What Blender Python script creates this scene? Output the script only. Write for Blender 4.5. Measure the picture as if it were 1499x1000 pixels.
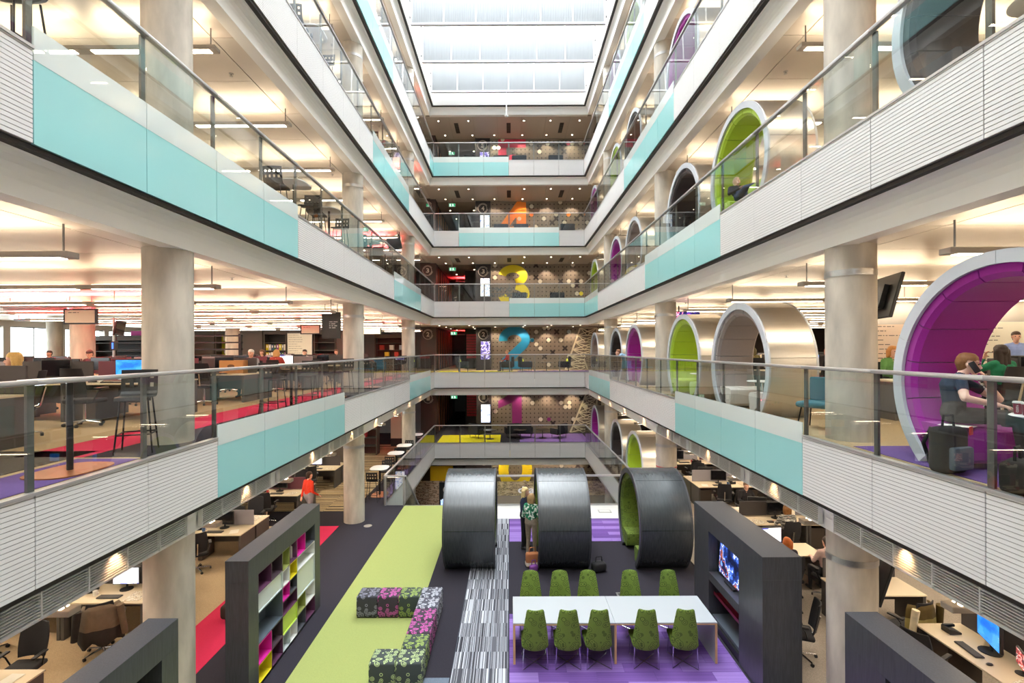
import bpy, bmesh, math, random
import numpy as np
from math import sin, cos, pi, radians, sqrt, atan2
from mathutils import Vector, Matrix
for o in list(bpy.data.objects): bpy.data.objects.remove(o)
S = bpy.context.scene
COL = S.collection
RND = random.Random(7)
FF = 4.23                      # floor to floor
def F(n): return FF*(n-1)      # floor height of level n (level 1 = 0)
EYE = F(2)+1.36
# ------------------------------------------------------------------ camera, world, exposure
cd = bpy.data.cameras.new('camera'); cam = bpy.data.objects.new('camera', cd); COL.objects.link(cam)
cd.sensor_width = 36; cd.lens = 741/1499*36
cd.shift_x = 3.5/1499; cd.shift_y = 12/1499; cd.clip_start = .05; cd.clip_end = 300
cam.location = (0, 0, EYE); cam.rotation_euler = (Matrix.Rotation(radians(90), 3, 'X') @ Matrix.Rotation(-.0045, 3, 'Z')).to_euler()
S.camera = cam
w = bpy.data.worlds.new('overcast sky'); S.world = w; w.use_nodes = True
nt = w.node_tree; nt.nodes.clear()
out = nt.nodes.new('ShaderNodeOutputWorld'); bg = nt.nodes.new('ShaderNodeBackground')
tc = nt.nodes.new('ShaderNodeTexCoord'); sep = nt.nodes.new('ShaderNodeSeparateXYZ'); rmp = nt.nodes.new('ShaderNodeValToRGB')
nt.links.new(tc.outputs['Generated'], sep.inputs[0]); nt.links.new(sep.outputs['Z'], rmp.inputs[0])
rmp.color_ramp.elements[0].position = -.02; rmp.color_ramp.elements[0].color = (.5, .52, .54, 1)
rmp.color_ramp.elements[1].position = .06; rmp.color_ramp.elements[1].color = (.90, .96, 1.0, 1)
nt.links.new(rmp.outputs[0], bg.inputs[0]); bg.inputs[1].default_value = 8.4
nt.links.new(bg.outputs[0], out.inputs[0])
S.view_settings.view_transform = 'Standard'; S.view_settings.look = 'None'
S.view_settings.exposure = 0.9; S.view_settings.gamma = 1.0; S.view_settings.use_curve_mapping = False
S.cycles.max_bounces = 8; S.cycles.diffuse_bounces = 4; S.cycles.glossy_bounces = 4
S.cycles.transmission_bounces = 6; S.cycles.transparent_max_bounces = 24
S.cycles.sample_clamp_indirect = 4.0; S.cycles.caustics_reflective = False; S.cycles.caustics_refractive = False
S.cycles.use_denoising = True
LAMP_DOWN, LAMP_UP = 18.0, 16.0
WARM = (1.0, .80, .56)
# ------------------------------------------------------------------ materials
def lin(h):
    if not isinstance(h, str): return tuple(h)
    h = h.lstrip('#'); c = [int(h[i:i+2], 16)/255 for i in (0, 2, 4)]
    return tuple(x/12.92 if x <= .04045 else ((x+.055)/1.055)**2.4 for x in c)
MATS = {}
def mat(name, col, rough=.6, metal=0., emit=0., var=0., scale=6., stretch=(1, 1, 1), bump=0., spec=.5, alpha=1., coords='Object', sheen=0.):
    if name in MATS: return MATS[name]
    m = bpy.data.materials.new(name); m.use_nodes = True; n = m.node_tree.nodes; l = m.node_tree.links
    b = n['Principled BSDF']; c = lin(col)
    b.inputs['Base Color'].default_value = (*c, 1); b.inputs['Roughness'].default_value = rough
    b.inputs['Metallic'].default_value = metal; b.inputs['Specular IOR Level'].default_value = spec
    if sheen: b.inputs['Sheen Weight'].default_value = sheen
    if emit: b.inputs['Emission Color'].default_value = (*c, 1); b.inputs['Emission Strength'].default_value = emit
    if alpha < 1: b.inputs['Alpha'].default_value = alpha
    if var or bump:
        t = n.new('ShaderNodeTexCoord'); mp = n.new('ShaderNodeMapping'); mp.inputs['Scale'].default_value = stretch
        nz = n.new('ShaderNodeTexNoise'); nz.inputs['Scale'].default_value = scale; nz.inputs['Detail'].default_value = 5
        l.new(t.outputs[coords], mp.inputs[0]); l.new(mp.outputs[0], nz.inputs['Vector'])
        if var:
            r = n.new('ShaderNodeValToRGB'); r.color_ramp.elements[0].position = .3; r.color_ramp.elements[1].position = .7
            r.color_ramp.elements[0].color = (*[max(0, x*(1-var)) for x in c], 1)
            r.color_ramp.elements[1].color = (*[min(1, x*(1+var)) for x in c], 1)
            l.new(nz.outputs['Fac'], r.inputs[0]); l.new(r.outputs[0], b.inputs['Base Color'])
        if bump:
            bp = n.new('ShaderNodeBump'); bp.inputs['Strength'].default_value = bump; bp.inputs['Distance'].default_value = .01
            l.new(nz.outputs['Fac'], bp.inputs['Height']); l.new(bp.outputs[0], b.inputs['Normal'])
    MATS[name] = m; return m
def glassmat(name, tint, refl=1.0, frost=0.):
    m = bpy.data.materials.new(name); m.use_nodes = True; n = m.node_tree.nodes; l = m.node_tree.links; n.clear()
    o = n.new('ShaderNodeOutputMaterial'); t = n.new('ShaderNodeBsdfTransparent'); g = n.new('ShaderNodeBsdfGlossy')
    t.inputs[0].default_value = (*tint, 1); g.inputs['Roughness'].default_value = .0
    fr = n.new('ShaderNodeFresnel'); fr.inputs[0].default_value = 1.45; mu = n.new('ShaderNodeMath'); mu.operation = 'MULTIPLY'; mu.inputs[1].default_value = refl
    mx = n.new('ShaderNodeMixShader'); ge = n.new('ShaderNodeNewGeometry'); iv = n.new('ShaderNodeMath'); iv.operation = 'SUBTRACT'; iv.inputs[0].default_value = 1; l.new(ge.outputs['Backfacing'], iv.inputs[1]); m3 = n.new('ShaderNodeMath'); m3.operation = 'MULTIPLY'
    l.new(fr.outputs[0], mu.inputs[0]); l.new(mu.outputs[0], m3.inputs[0]); l.new(iv.outputs[0], m3.inputs[1]); l.new(m3.outputs[0], mx.inputs[0])
    if frost:
        d = n.new('ShaderNodeBsdfDiffuse'); d.inputs[0].default_value = (.85, .90, .88, 1); m2 = n.new('ShaderNodeMixShader'); m2.inputs[0].default_value = frost
        l.new(t.outputs[0], m2.inputs[1]); l.new(d.outputs[0], m2.inputs[2]); l.new(m2.outputs[0], mx.inputs[1])
    else: l.new(t.outputs[0], mx.inputs[1])
    l.new(g.outputs[0], mx.inputs[2]); l.new(mx.outputs[0], o.inputs[0]); return m
GLASS = glassmat('clear balustrade glass', (.925, .96, .95), 1.9)
FROST = glassmat('frosted glass band', (.85, .93, .91), 1.4, .72)
def stroke(b, pts, w, y0=-.004, y1=.004, mi=0):
    n = len(pts); L = []; Rr = []
    for i, (x, z) in enumerate(pts):
        a = Vector(pts[max(0, i-1)]); c = Vector(pts[min(n-1, i+1)]); d = (c-a).normalized(); nr = Vector((-d.y, d.x))*w/2; L.append((x+nr.x, z+nr.y)); Rr.append((x-nr.x, z-nr.y))
    for i in range(n-1): b.prism([L[i], L[i+1], Rr[i+1], Rr[i]], y0, y1, 'y', mi)
def arcp(cx, cz, rx, rz, a0, a1, k=18): return [(cx+rx*cos(radians(a0+(a1-a0)*i/k)), cz+rz*sin(radians(a0+(a1-a0)*i/k))) for i in range(k+1)]
def emis(name, col, s):
    if name in MATS: return MATS[name]
    m = bpy.data.materials.new(name); m.use_nodes = True; n = m.node_tree.nodes; n.clear()
    o = n.new('ShaderNodeOutputMaterial'); e = n.new('ShaderNodeEmission'); e.inputs[0].default_value = (*lin(col), 1); e.inputs[1].default_value = s
    m.node_tree.links.new(e.outputs[0], o.inputs[0]); MATS[name] = m; return m
def ramp_fill(r, stops, interp='CONSTANT'):
    r.color_ramp.interpolation = interp
    while len(r.color_ramp.elements) > 1: r.color_ramp.elements.remove(r.color_ramp.elements[-1])
    for i, (p, c) in enumerate(stops):
        e = r.color_ramp.elements[0] if i == 0 else r.color_ramp.elements.new(p)
        e.position = p; e.color = (*lin(c), 1)
def picture(name, stops, strength, scale=9., stretch=(1, 1, 1), kind='noise', rough=.4):
    """a screen (strength > 0, gives off light) or a flat print (strength 0): blocks of colour"""
    if name in MATS: return MATS[name]
    m = bpy.data.materials.new(name); m.use_nodes = True; n = m.node_tree.nodes; l = m.node_tree.links
    b = n['Principled BSDF']; b.inputs['Roughness'].default_value = rough
    t = n.new('ShaderNodeTexCoord'); mp = n.new('ShaderNodeMapping'); mp.inputs['Scale'].default_value = stretch
    l.new(t.outputs['Object'], mp.inputs[0])
    if kind == 'voronoi':
        z = n.new('ShaderNodeTexVoronoi'); z.inputs['Scale'].default_value = scale; z.distance = 'CHEBYCHEV'; sx = n.new('ShaderNodeSeparateColor'); l.new(mp.outputs[0], z.inputs['Vector']); l.new(z.outputs['Color'], sx.inputs[0]); f = sx.outputs[0]
    elif kind == 'dots':
        z = n.new('ShaderNodeTexVoronoi'); z.inputs['Scale'].default_value = scale; l.new(mp.outputs[0], z.inputs['Vector']); f = z.outputs['Distance']
    else:
        z = n.new('ShaderNodeTexNoise'); z.inputs['Scale'].default_value = scale; z.inputs['Detail'].default_value = 6; l.new(mp.outputs[0], z.inputs['Vector']); f = z.outputs['Fac']
    r = n.new('ShaderNodeValToRGB'); ramp_fill(r, stops); l.new(f, r.inputs[0])
    l.new(r.outputs[0], b.inputs['Base Color'])
    if strength: l.new(r.outputs[0], b.inputs['Emission Color']); b.inputs['Emission Strength'].default_value = strength
    MATS[name] = m; return m
def stripes(name, stops, scale, axis=0, seed=0.):
    """carpet print: long bars across one axis"""
    if name in MATS: return MATS[name]
    m = bpy.data.materials.new(name); m.use_nodes = True; n = m.node_tree.nodes; l = m.node_tree.links
    b = n['Principled BSDF']; b.inputs['Roughness'].default_value = .95; b.inputs['Specular IOR Level'].default_value = .1
    t = n.new('ShaderNodeTexCoord'); mp = n.new('ShaderNodeMapping'); sc = [.0, .0, .0]; sc[axis] = 1.; mp.inputs['Scale'].default_value = sc; mp.inputs['Location'].default_value = (seed, seed, 0)
    nz = n.new('ShaderNodeTexNoise'); nz.inputs['Scale'].default_value = scale; nz.inputs['Detail'].default_value = 2
    oi = n.new('ShaderNodeObjectInfo'); ad = n.new('ShaderNodeVectorMath'); ad.operation = 'ADD'; mu = n.new('ShaderNodeMath'); mu.operation = 'MULTIPLY'; mu.inputs[1].default_value = 50.
    l.new(oi.outputs['Random'], mu.inputs[0]); l.new(t.outputs['Object'], mp.inputs[0]); l.new(mp.outputs[0], ad.inputs[0]); l.new(mu.outputs[0], ad.inputs[1])
    l.new(ad.outputs[0], nz.inputs['Vector']); r = n.new('ShaderNodeValToRGB'); ramp_fill(r, stops); l.new(nz.outputs['Fac'], r.inputs[0]); l.new(r.outputs[0], b.inputs['Base Color'])
    MATS[name] = m; return m
def fabric_print(name, base, ink, scale=14., thr=.34):
    return picture(name, [(0, ink), (thr*.55, base), (thr, ink), (thr*1.25, base), (thr*1.9, ink)], 0, scale, kind='dots', rough=.9)
def brushed(name, col, rough=.32):
    m = mat(name, col, rough, .85, var=.06, scale=60, stretch=(.04, 1, 1)); return m
WHITE = mat('white painted metal', '#e6e5e3', .5); WHITE2 = mat('white plasterboard', '#f5f3ef', .7)
LINED = mat('white lined cladding', '#dedcdb', .55); GROOVE = mat('dark cladding groove', '#8d8884', .8)
TEAL = mat('teal back painted glass', '#9ad0d0', .12, spec=.5)
DARK = mat('black shadow gap', '#2c2725', .7); BLACK = mat('black plastic', '#1b1b1d', .45); BLACKM = mat('black metal', '#242326', .4, .5)
STEEL = brushed('brushed steel', '#b9b7b5', .3); CHROME = mat('chrome', '#d8d8da', .15, 1.)
ALU = mat('brushed aluminium', '#d6d2cb', .30, .9, var=.05, scale=30, stretch=(.05, 3, 3))
RAILM = mat('satin handrail metal', '#c4c2c3', .35, .7); POSTM = mat('grey post metal', '#7a7876', .4, .6)
CONC = mat('cast concrete', '#bfb6a9', .8, var=.3, scale=3.0, stretch=(1, 1, .3), bump=.2)
CEIL = mat('ceiling metal planks', '#d8d0c6', .38, .35, var=.02, scale=3); CEILB = mat('back ceiling panels', '#c8beb3', .45, .2)
CDARK = mat('charcoal carpet', '#322f36', .95, var=.18, scale=40, stretch=(1, 6, 1), spec=.1, coords='Generated' if False else 'Object')
CLIME = mat('lime carpet', '#9aa262', .95, var=.07, scale=90, spec=.1); CBEIGE = mat('beige carpet', '#b09a7c', .95, var=.14, scale=60, spec=.1)
CPINK = mat('pink red carpet', '#c42f52', .95, var=.05, scale=60, spec=.1); CYEL = mat('yellow carpet', '#cfc52a', .95, var=.06, scale=60, spec=.1)
CPURPS = [mat('purple carpet %d' % i, c, .95, var=.16, scale=26, stretch=(1, 9, 1), spec=.1) for i, c in enumerate(['#785c9a', '#876cab', '#6a528c', '#947ab6'])]
CSLATE = mat('slate blue carpet', '#6c7684', .95, var=.1, scale=50, spec=.1); STONE = mat('white terrazzo', '#d9d6d2', .4, var=.06, scale=120)
VENEER = mat('charcoal stained veneer', '#3f4044', .38, var=.22, scale=9, stretch=(6, 6, .5)); VENEER2 = mat('charcoal ring veneer', '#3a3e41', .27, var=.25, scale=8, stretch=(6, .6, .6), spec=.9)
GREENF = picture('green patterned upholstery', [(0, '#83993f'), (.10, '#46591d'), (.19, '#5a7028'), (.27, '#7a8f3a'), (.34, '#4c6020'), (.46, '#687f2f')], 0, 9., kind='dots', rough=.9)
DESKT = mat('pale desk laminate', '#d9c9ae', .45); DGREY = mat('dark grey panel', '#54504e', .6); DBROWN = mat('dark brown storage', '#4a4039', .6)
SKIN = mat('skin', '#e0ac92', .55); SKIN2 = mat('pale skin', '#efc5b1', .55)
# ------------------------------------------------------------------ mesh builder
class MB:
    def __init__(s): s.v = []; s.f = []; s.m = []
    def add(s, vs, fs, mi=0, M=None):
        b = len(s.v)
        s.v += [tuple(M @ Vector(p)) for p in vs] if M else [tuple(p) for p in vs]
        s.f += [tuple(i+b for i in f) for f in fs]; s.m += [mi]*len(fs)
        return s
    def box(s, x0, x1, y0, y1, z0, z1, mi=0, M=None):
        v = [(x, y, z) for z in (z0, z1) for y in (y0, y1) for x in (x0, x1)]
        return s.add(v, [(0, 2, 3, 1), (4, 5, 7, 6), (0, 1, 5, 4), (2, 6, 7, 3), (0, 4, 6, 2), (1, 3, 7, 5)], mi, M)
    def cyl(s, p0, p1, r0, r1=None, n=12, mi=0, cap=True, M=None):
        r1 = r0 if r1 is None else r1; p0 = Vector(p0); p1 = Vector(p1); d = (p1-p0).normalized()
        a = d.orthogonal().normalized(); b = d.cross(a)
        v = []; 
        for p, r in ((p0, r0), (p1, r1)):
            for i in range(n): t = 2*pi*i/n; v.append(p+a*r*cos(t)+b*r*sin(t))
        f = [(i, (i+1) % n, n+(i+1) % n, n+i) for i in range(n)]
        if cap: f += [tuple(range(n-1, -1, -1)), tuple(range(n, 2*n))]
        return s.add(v, f, mi, M)
    def tube(s, pts, r, n=8, mi=0, M=None):
        for a, b in zip(pts, pts[1:]): s.cyl(a, b, r, r, n, mi, True, M)
        return s
    def lathe(s, prof, n=24, mi=0, c=(0, 0, 0), M=None):
        v = []; f = []
        for r, z in prof:
            for i in range(n): t = 2*pi*i/n; v.append((c[0]+r*cos(t), c[1]+r*sin(t), c[2]+z))
        for j in range(len(prof)-1):
            for i in range(n): f.append((j*n+i, j*n+(i+1) % n, (j+1)*n+(i+1) % n, (j+1)*n+i))
        f += [tuple(range(n-1, -1, -1)), tuple(range((len(prof)-1)*n, len(prof)*n))]
        return s.add(v, f, mi, M)
    def prism(s, poly, a0, a1, ax='z', mi=0, M=None):
        """extrude polygon; ax z: poly(x,y); ax x: poly(y,z); ax y: poly(x,z)"""
        n = len(poly); v = []
        for a in (a0, a1):
            for p, q in poly: v.append((p, q, a) if ax == 'z' else (a, p, q) if ax == 'x' else (p, a, q))
        f = [(i, (i+1) % n, n+(i+1) % n, n+i) for i in range(n)]+[tuple(range(n-1, -1, -1)), tuple(range(n, 2*n))]
        return s.add(v, f, mi, M)
    def ball(s, c, r, n=12, mi=0, M=None):
        r = (r, r, r) if not hasattr(r, '__len__') else r; k = max(4, n//2); v = [(c[0], c[1], c[2]-r[2])]; f = []
        for j in range(1, k):
            ph = -pi/2+pi*j/k
            for i in range(n): t = 2*pi*i/n; v.append((c[0]+r[0]*cos(ph)*cos(t), c[1]+r[1]*cos(ph)*sin(t), c[2]+r[2]*sin(ph)))
        v.append((c[0], c[1], c[2]+r[2])); e = len(v)-1
        for i in range(n): f.append((0, 1+(i+1) % n, 1+i)); f.append((e, e-n+i, e-n+(i+1) % n))
        for j in range(k-2):
            for i in range(n): a = 1+j*n; f.append((a+i, a+(i+1) % n, a+n+(i+1) % n, a+n+i))
        return s.add(v, f, mi, M)
    def rbox(s, x0, x1, y0, y1, z0, z1, r=.02, seg=2, mi=0, M=None):
        bm = bmesh.new(); bmesh.ops.create_cube(bm, size=1)
        for v in bm.verts: v.co = ((x0+x1)/2+v.co.x*(x1-x0), (y0+y1)/2+v.co.y*(y1-y0), (z0+z1)/2+v.co.z*(z1-z0))
        bmesh.ops.bevel(bm, geom=bm.edges[:], offset=r, segments=seg, profile=.5, affect='EDGES'); bm.verts.index_update()
        s.add([v.co.copy() for v in bm.verts], [[v.index for v in f.verts] for f in bm.faces], mi, M); bm.free(); return s
    def mesh(s, name, mats, smooth=False):
        me = bpy.data.meshes.new(name); me.from_pydata(s.v, [], s.f)
        for m in (mats if isinstance(mats, (list, tuple)) else [mats]): me.materials.append(m)
        if any(s.m): me.polygons.foreach_set('material_index', s.m)
        if smooth: me.polygons.foreach_set('use_smooth', [True]*len(s.f)); me.set_sharp_from_angle(angle=.7)
        me.update(); return me
def obj(name, me, parent=None, loc=(0, 0, 0), rot=0., label=None):
    o = bpy.data.objects.new(name, me); COL.objects.link(o); o.location = loc
    o.rotation_euler = rot if hasattr(rot, '__len__') else (0, 0, rot)
    if parent: o.parent = parent
    if label: o['label'] = label
    return o
def thing(name, label, cat, loc=(0, 0, 0), rot=0., group=None, me=None, kind=None):
    o = obj(name, me, None, loc, rot, label); o['category'] = cat
    if group: o['group'] = group
    if kind: o['kind'] = kind
    return o
def struct(name, me, label=None, loc=(0, 0, 0), rot=0., parent=None):
    o = obj(name, me, parent, loc, rot, label)
    if not parent: o['kind'] = 'structure'
    return o
CACHE = {}
def cached(key, fn):
    if key not in CACHE: CACHE[key] = fn()
    return CACHE[key]
ORD = 'first second third fourth fifth sixth seventh eighth ninth tenth eleventh twelfth thirteenth fourteenth fifteenth sixteenth seventeenth eighteenth nineteenth twentieth'.split()
LV = {0: 'ground floor', 1: 'first floor', 2: 'second floor', 3: 'third floor', 4: 'fourth floor', 5: 'fifth floor'}
SD = {-1: 'left', 1: 'right'}
def text_mesh(txt, mats, size=1., depth=.0, bold=0., fit=None, plane='xz', mirror=False):
    """flat lettering as mesh, lower left at origin; fit=(w,h) scales its box"""
    c = bpy.data.curves.new('t', 'FONT'); c.body = txt; c.size = size; c.extrude = depth/2; c.offset = bold; c.resolution_u = 3
    o = bpy.data.objects.new('t', c); COL.objects.link(o)
    dg = bpy.context.evaluated_depsgraph_get(); me = bpy.data.meshes.new_from_object(o.evaluated_get(dg))
    bpy.data.objects.remove(o); bpy.data.curves.remove(c)
    co = np.array([v.co[:] for v in me.vertices]); lo = co.min(0); hi = co.max(0)
    co -= lo
    if fit: co[:, 0] *= fit[0]/(hi[0]-lo[0]); co[:, 1] *= fit[1]/(hi[1]-lo[1])
    if mirror: co[:, 0] = co[:, 0].max()-co[:, 0]
    if plane == 'xz': co = np.stack([co[:, 0], -co[:, 2], co[:, 1]], 1)
    me.vertices.foreach_set('co', co.ravel().astype('f4'))
    me.materials.clear(); me.materials.append(mats); me.update(); return me
# the sun and fixed lamps belong to their fixtures below
# ================================================================== the building
XE, YB, XO, Y0, YE = 4.5, 30.3, 24.0, -6.0, 46.0      # atrium half width, far edge, outer walls, ends
VY = 18.25                                            # near edge of the void in the first floor
# floors
def slab(n):
    b = MB(); z = F(n); t = .28
    for s in (-1, 1): b.box(min(s*(XE+.06), s*XO), max(s*(XE+.06), s*XO), Y0, YE, z-t, z)
    b.box(-XE-.06, XE+.06, YB+.06, YE, z-t, z)
    if n == 1: b.box(-XE-.06, XE+.06, Y0, VY, z-t, z)
    return b
for n in (1, 2, 3, 4, 5, 6): struct('floor' if n < 6 else 'roof_slab', slab(n).mesh('floor', CDARK if n == 1 else CBEIGE if n == 2 else mat('grey office carpet', '#8d8378', .95, var=.1, scale=50, spec=.1)))
b = MB(); b.box(-XO, XO, Y0, YE, F(0)-.2, F(0)); struct('floor', b.mesh('floor', mat('ground floor tile', '#5c5550', .5, var=.1, scale=3)))
# ceilings: recessed dark joints, panels proud
cp_long = MB().box(0, 18.9, 0, 1.485, 0, .02).mesh('ceiling_panel', CEIL)
cp_edge = MB().box(0, .40, 0, 2.985, 0, .02).mesh('ceiling_panel', CEIL)
cp_back = MB().box(0, 1.485, 0, 3.3, 0, .02).mesh('ceiling_panel', CEILB)
CJ = mat('ceiling joint', '#a89e92', .8)
for n in (2, 3, 4, 5, 6):
    z = F(n)-1.35; b = MB()
    for s in (-1, 1): b.box(min(s*5.0, s*XO), max(s*5.0, s*XO), Y0, YE, z+.022, z+.05)
    b.box(-5.05, 5.05, YB+.5, YE, z+.022, z+.05)
    c = struct('ceiling', b.mesh('ceiling', CJ))
    for s in (-1, 1):
        k = 0
        y = -2.7
        while y < 33:
            obj('ceiling_panel', cp_long, c, (5.45 if s > 0 else -5.45-18.9, y, z)); 
            if k % 2 == 0: obj('ceiling_panel', cp_edge, c, (5.03 if s > 0 else -5.43, y, z))
            y += 1.5; k += 1
    for k in range(7): obj('ceiling_panel', cp_back, c, (-5.2+k*1.5, YB+.55, z-.002))
# slab edge bulkheads with curved cove
PROF = [(4.60, -.95), (4.655, -.965), (4.70, -1.0), (4.74, -1.06), (4.765, -1.13), (4.775, -1.2), (4.775, -1.37), (5.03, -1.37), (5.03, -.95)]
tn = 1
for n in (1, 2, 3, 4, 5, 6):
    y0 = VY if n == 1 else Y0
    for s in (-1, 1):
        b = MB(); pr = [(s*x, F(n)+z) for x, z in PROF]; b.prism(pr, y0, YB+.3, 'y', 0)
        b.box(min(s*4.53, s*4.63), max(s*4.53, s*4.63), y0, YB+.1, F(n)-.955, F(n)-.905, 1)
        struct('trim_%d' % tn, b.mesh('trim', [WHITE2, DARK])); tn += 1
    b = MB(); pr = [(x-4.5+YB, F(n)+z) for x, z in PROF]; b.prism(pr, -4.8, 4.8, 'x', 0)
    b.box(-4.6, 4.6, YB+.03, YB+.13, F(n)-.955, F(n)-.905, 1)
    struct('trim_%d' % tn, b.mesh('trim', [WHITE2, DARK])); tn += 1
# ------------------------------------------------------------------ balustrades
ML = 1.488
def lined():
    b = MB(); h = .92; pitch = .046; nl = int(h/pitch); ys = []
    for i in range(nl):
        z = i*pitch; b.box(0, ML, 0, .012, z+.008, z+pitch, 0)
    b.box(.004, ML-.004, .008, .05, 0, h, 1)
    return b.mesh('cladding_panel', [LINED, GROOVE])
CLAD = lined(); b = MB(); b.box(0, ML, .0, .03, 0, .80); TEALP = b.mesh('teal_panel', TEAL)
GL_S = MB().box(0, ML, 0, .016, .03, 1.04).mesh('glass_panel', GLASS)
GL_T = MB().box(0, ML, 0, .016, .22, 1.04).mesh('glass_panel', GLASS)
FRB = MB().box(0, ML, -.002, .018, -.10, .22).mesh('frosted_band', FROST)
POST = MB().box(-.035, .035, .045, .075, -.02, 1.05).box(-.05, .05, .045, .09, -.04, -.0).mesh('post', POSTM)
LEDGE = MB().box(0, ML+.012, -.012, .07, .0, .03).mesh('ledge', RAILM)
RAIL1 = MB().rbox(0, 1.5, -.03, .05, 1.045, 1.095, .012, 2).mesh('handrail', RAILM, True)
def module(root, M, teal, i, rails=True):
    """M = (x, y, rot) of the module's left end seen from the atrium"""
    x, y, r = M
    def o(nm, me, dz=0, lab=None): return obj(nm, me, root, (x, y, dz), r, lab)
    if teal: o('teal_panel', TEALP, -.90, 'turquoise back-painted glass panel'); o('frosted_band', FRB); o('glass_panel', GL_T)
    else: o('cladding_panel', CLAD, -.90); o('ledge', LEDGE); o('glass_panel', GL_S)
    o('post', POST); o('handrail', RAIL1)
TEALS = {(3, -1): [(4.8, 10.8), (19.8, 25.8)], (3, 1): [(10.8, 16.8), (25.8, 30.3)], (2, -1): [(7.8, 13.8), (22.8, 28.8)], (2, 1): [(7.8, 13.8), (22.8, 28.8)],
         (4, -1): [(16.8, 22.8)], (4, 1): [(13.8, 19.8)], (5, -1): [(13.8, 19.8), (28.8, 30.3)], (5, 1): [(16.8, 22.8)]}
BACKT = {5: (0, 1, 2), 4: (1, 2, 3, 4), 3: (3, 4, 5), 2: (), 1: ()}
HINT = {1: 'around the floor opening', 2: 'just below eye level', 3: 'one storey above eye level', 4: 'two storeys above eye level', 5: 'three storeys above eye level'}
for n in (1, 2, 3, 4, 5):
    for s in (-1, 1):
        t = thing('balustrade', 'glass balustrade along the %s atrium side on the %s %s' % (SD[s], LV[n], HINT[n]), 'balustrade', (0, 0, F(n)), group='atrium balustrades')
        k0 = 14 if n == 1 else 0
        for k in range(k0, 22):
            y = -2.7+1.5*k
            teal = any(a-.1 < y and y+1.5 < c+.1 for a, c in TEALS.get((n, s), []))
            module(t, (-XE, y, pi/2) if s < 0 else (XE, y+ML, -pi/2), teal, k)
    t = thing('balustrade', 'glass balustrade across the far end of the atrium on the %s' % LV[n], 'balustrade', (0, 0, F(n)), group='far end balustrades')
    for k in range(6): module(t, (-XE+1.5*k, YB, 0), k in BACKT[n], k)
# louvred grilles and small spots under the second floor edge
for s in (-1, 1):
    for i, (a, c) in enumerate([(2.2, 7.34), (7.7, 9.9), (10.28, 13.1), (13.45, 16.2)]):
        t = thing('air_grille', 'long louvred air grille under the %s second floor edge, %s from the front' % (SD[s], ORD[i]), 'grille', (s*4.715, a, F(2)-1.30), group='air grilles')
        x0, x1 = (-.03, .012) if s > 0 else (-.012, .03)
        obj('backing', MB().box(min(0, s*.02), max(0, s*.02), 0, c-a, 0, .27).mesh('backing', DARK), t)
        b = MB()
        for j in range(9): b.box(x0, x1, 0, c-a, .006+j*.03, .015+j*.03)
        g = obj('slats', b.mesh('slats', WHITE), t); g['kind'] = 'stuff'
        k = 0.
        while k < c-a+.01:
            obj('divider', cached('gdiv', lambda: MB().box(-.034, .034, -.008, .008, -.01, .28).mesh('divider', WHITE)), t, (0, k, 0)); k += (c-a)/max(1, round((c-a)/.56))
spotme = MB().cyl((0, 0, 0), (0, 0, .03), .04, n=12, mi=0).cyl((0, 0, -.002), (0, 0, .004), .03, n=12, mi=1).mesh('spotlight', [STEEL, emis('warm spot', (1, .72, .42), 6)])
for s in (-1, 1):
    for k in range(9):
        y = 3+3*k
        o = thing('edge_spotlight', 'small warm spotlight under the %s second floor edge, %s from the front' % (SD[s], ORD[k]), 'spotlight', (s*4.585, y, F(2)-.99), me=spotme, group='edge spotlights')
        ld = bpy.data.lights.new('edge spot', 'SPOT'); ld.energy = 9; ld.color = (1, .55, .26); ld.spot_size = 1.5; ld.spot_blend = .8; ld.shadow_soft_size = .02
        lo = bpy.data.objects.new('lamp', ld); COL.objects.link(lo); lo.parent = o; lo.location = (0, 0, -.012); lo.rotation_euler = (0, -s*.55, 0)
# ------------------------------------------------------------------ columns
def column(x, y, z0, z1, r, lab, bands=(), seams=()):
    me = MB().cyl((0, 0, z0), (0, 0, z1), r, n=40).mesh('column', CONC, True)
    c = struct('column', me, lab, (x, y, 0))
    for zb in bands: obj('steel_band', cached('band%.2f' % r, lambda: MB().cyl((0, 0, 0), (0, 0, .09), r+.008, n=40, mi=0).mesh('steel_band', STEEL, True)), c, (0, 0, zb), label='polished steel band')
for s in (-1, 1):
    for k, y in enumerate((7.6, 16.6, 25.6)):
        bands = [F(n)+2.42 for n in (1, 2, 3, 4, 5) if not (s < 0 and k == 0) and not (n == 3 and s > 0)]
        column(s*5.12, y, F(0), F(6)-1.3, .33, 'tall round concrete column on the %s side of the atrium, %s from the front' % (SD[s], ORD[k]), bands)
    for k, y in enumerate((7.6, 16.6, 25.6)):
        for X in (14, 23):
            for n in (1, 2, 3): column(s*X, y, F(n), F(n+1)-1.34, .33, 'round concrete column standing deep in the %s office on the %s' % (SD[s], LV[n]), [F(n)+2.3] if X == 14 and k == 1 else ())
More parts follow.
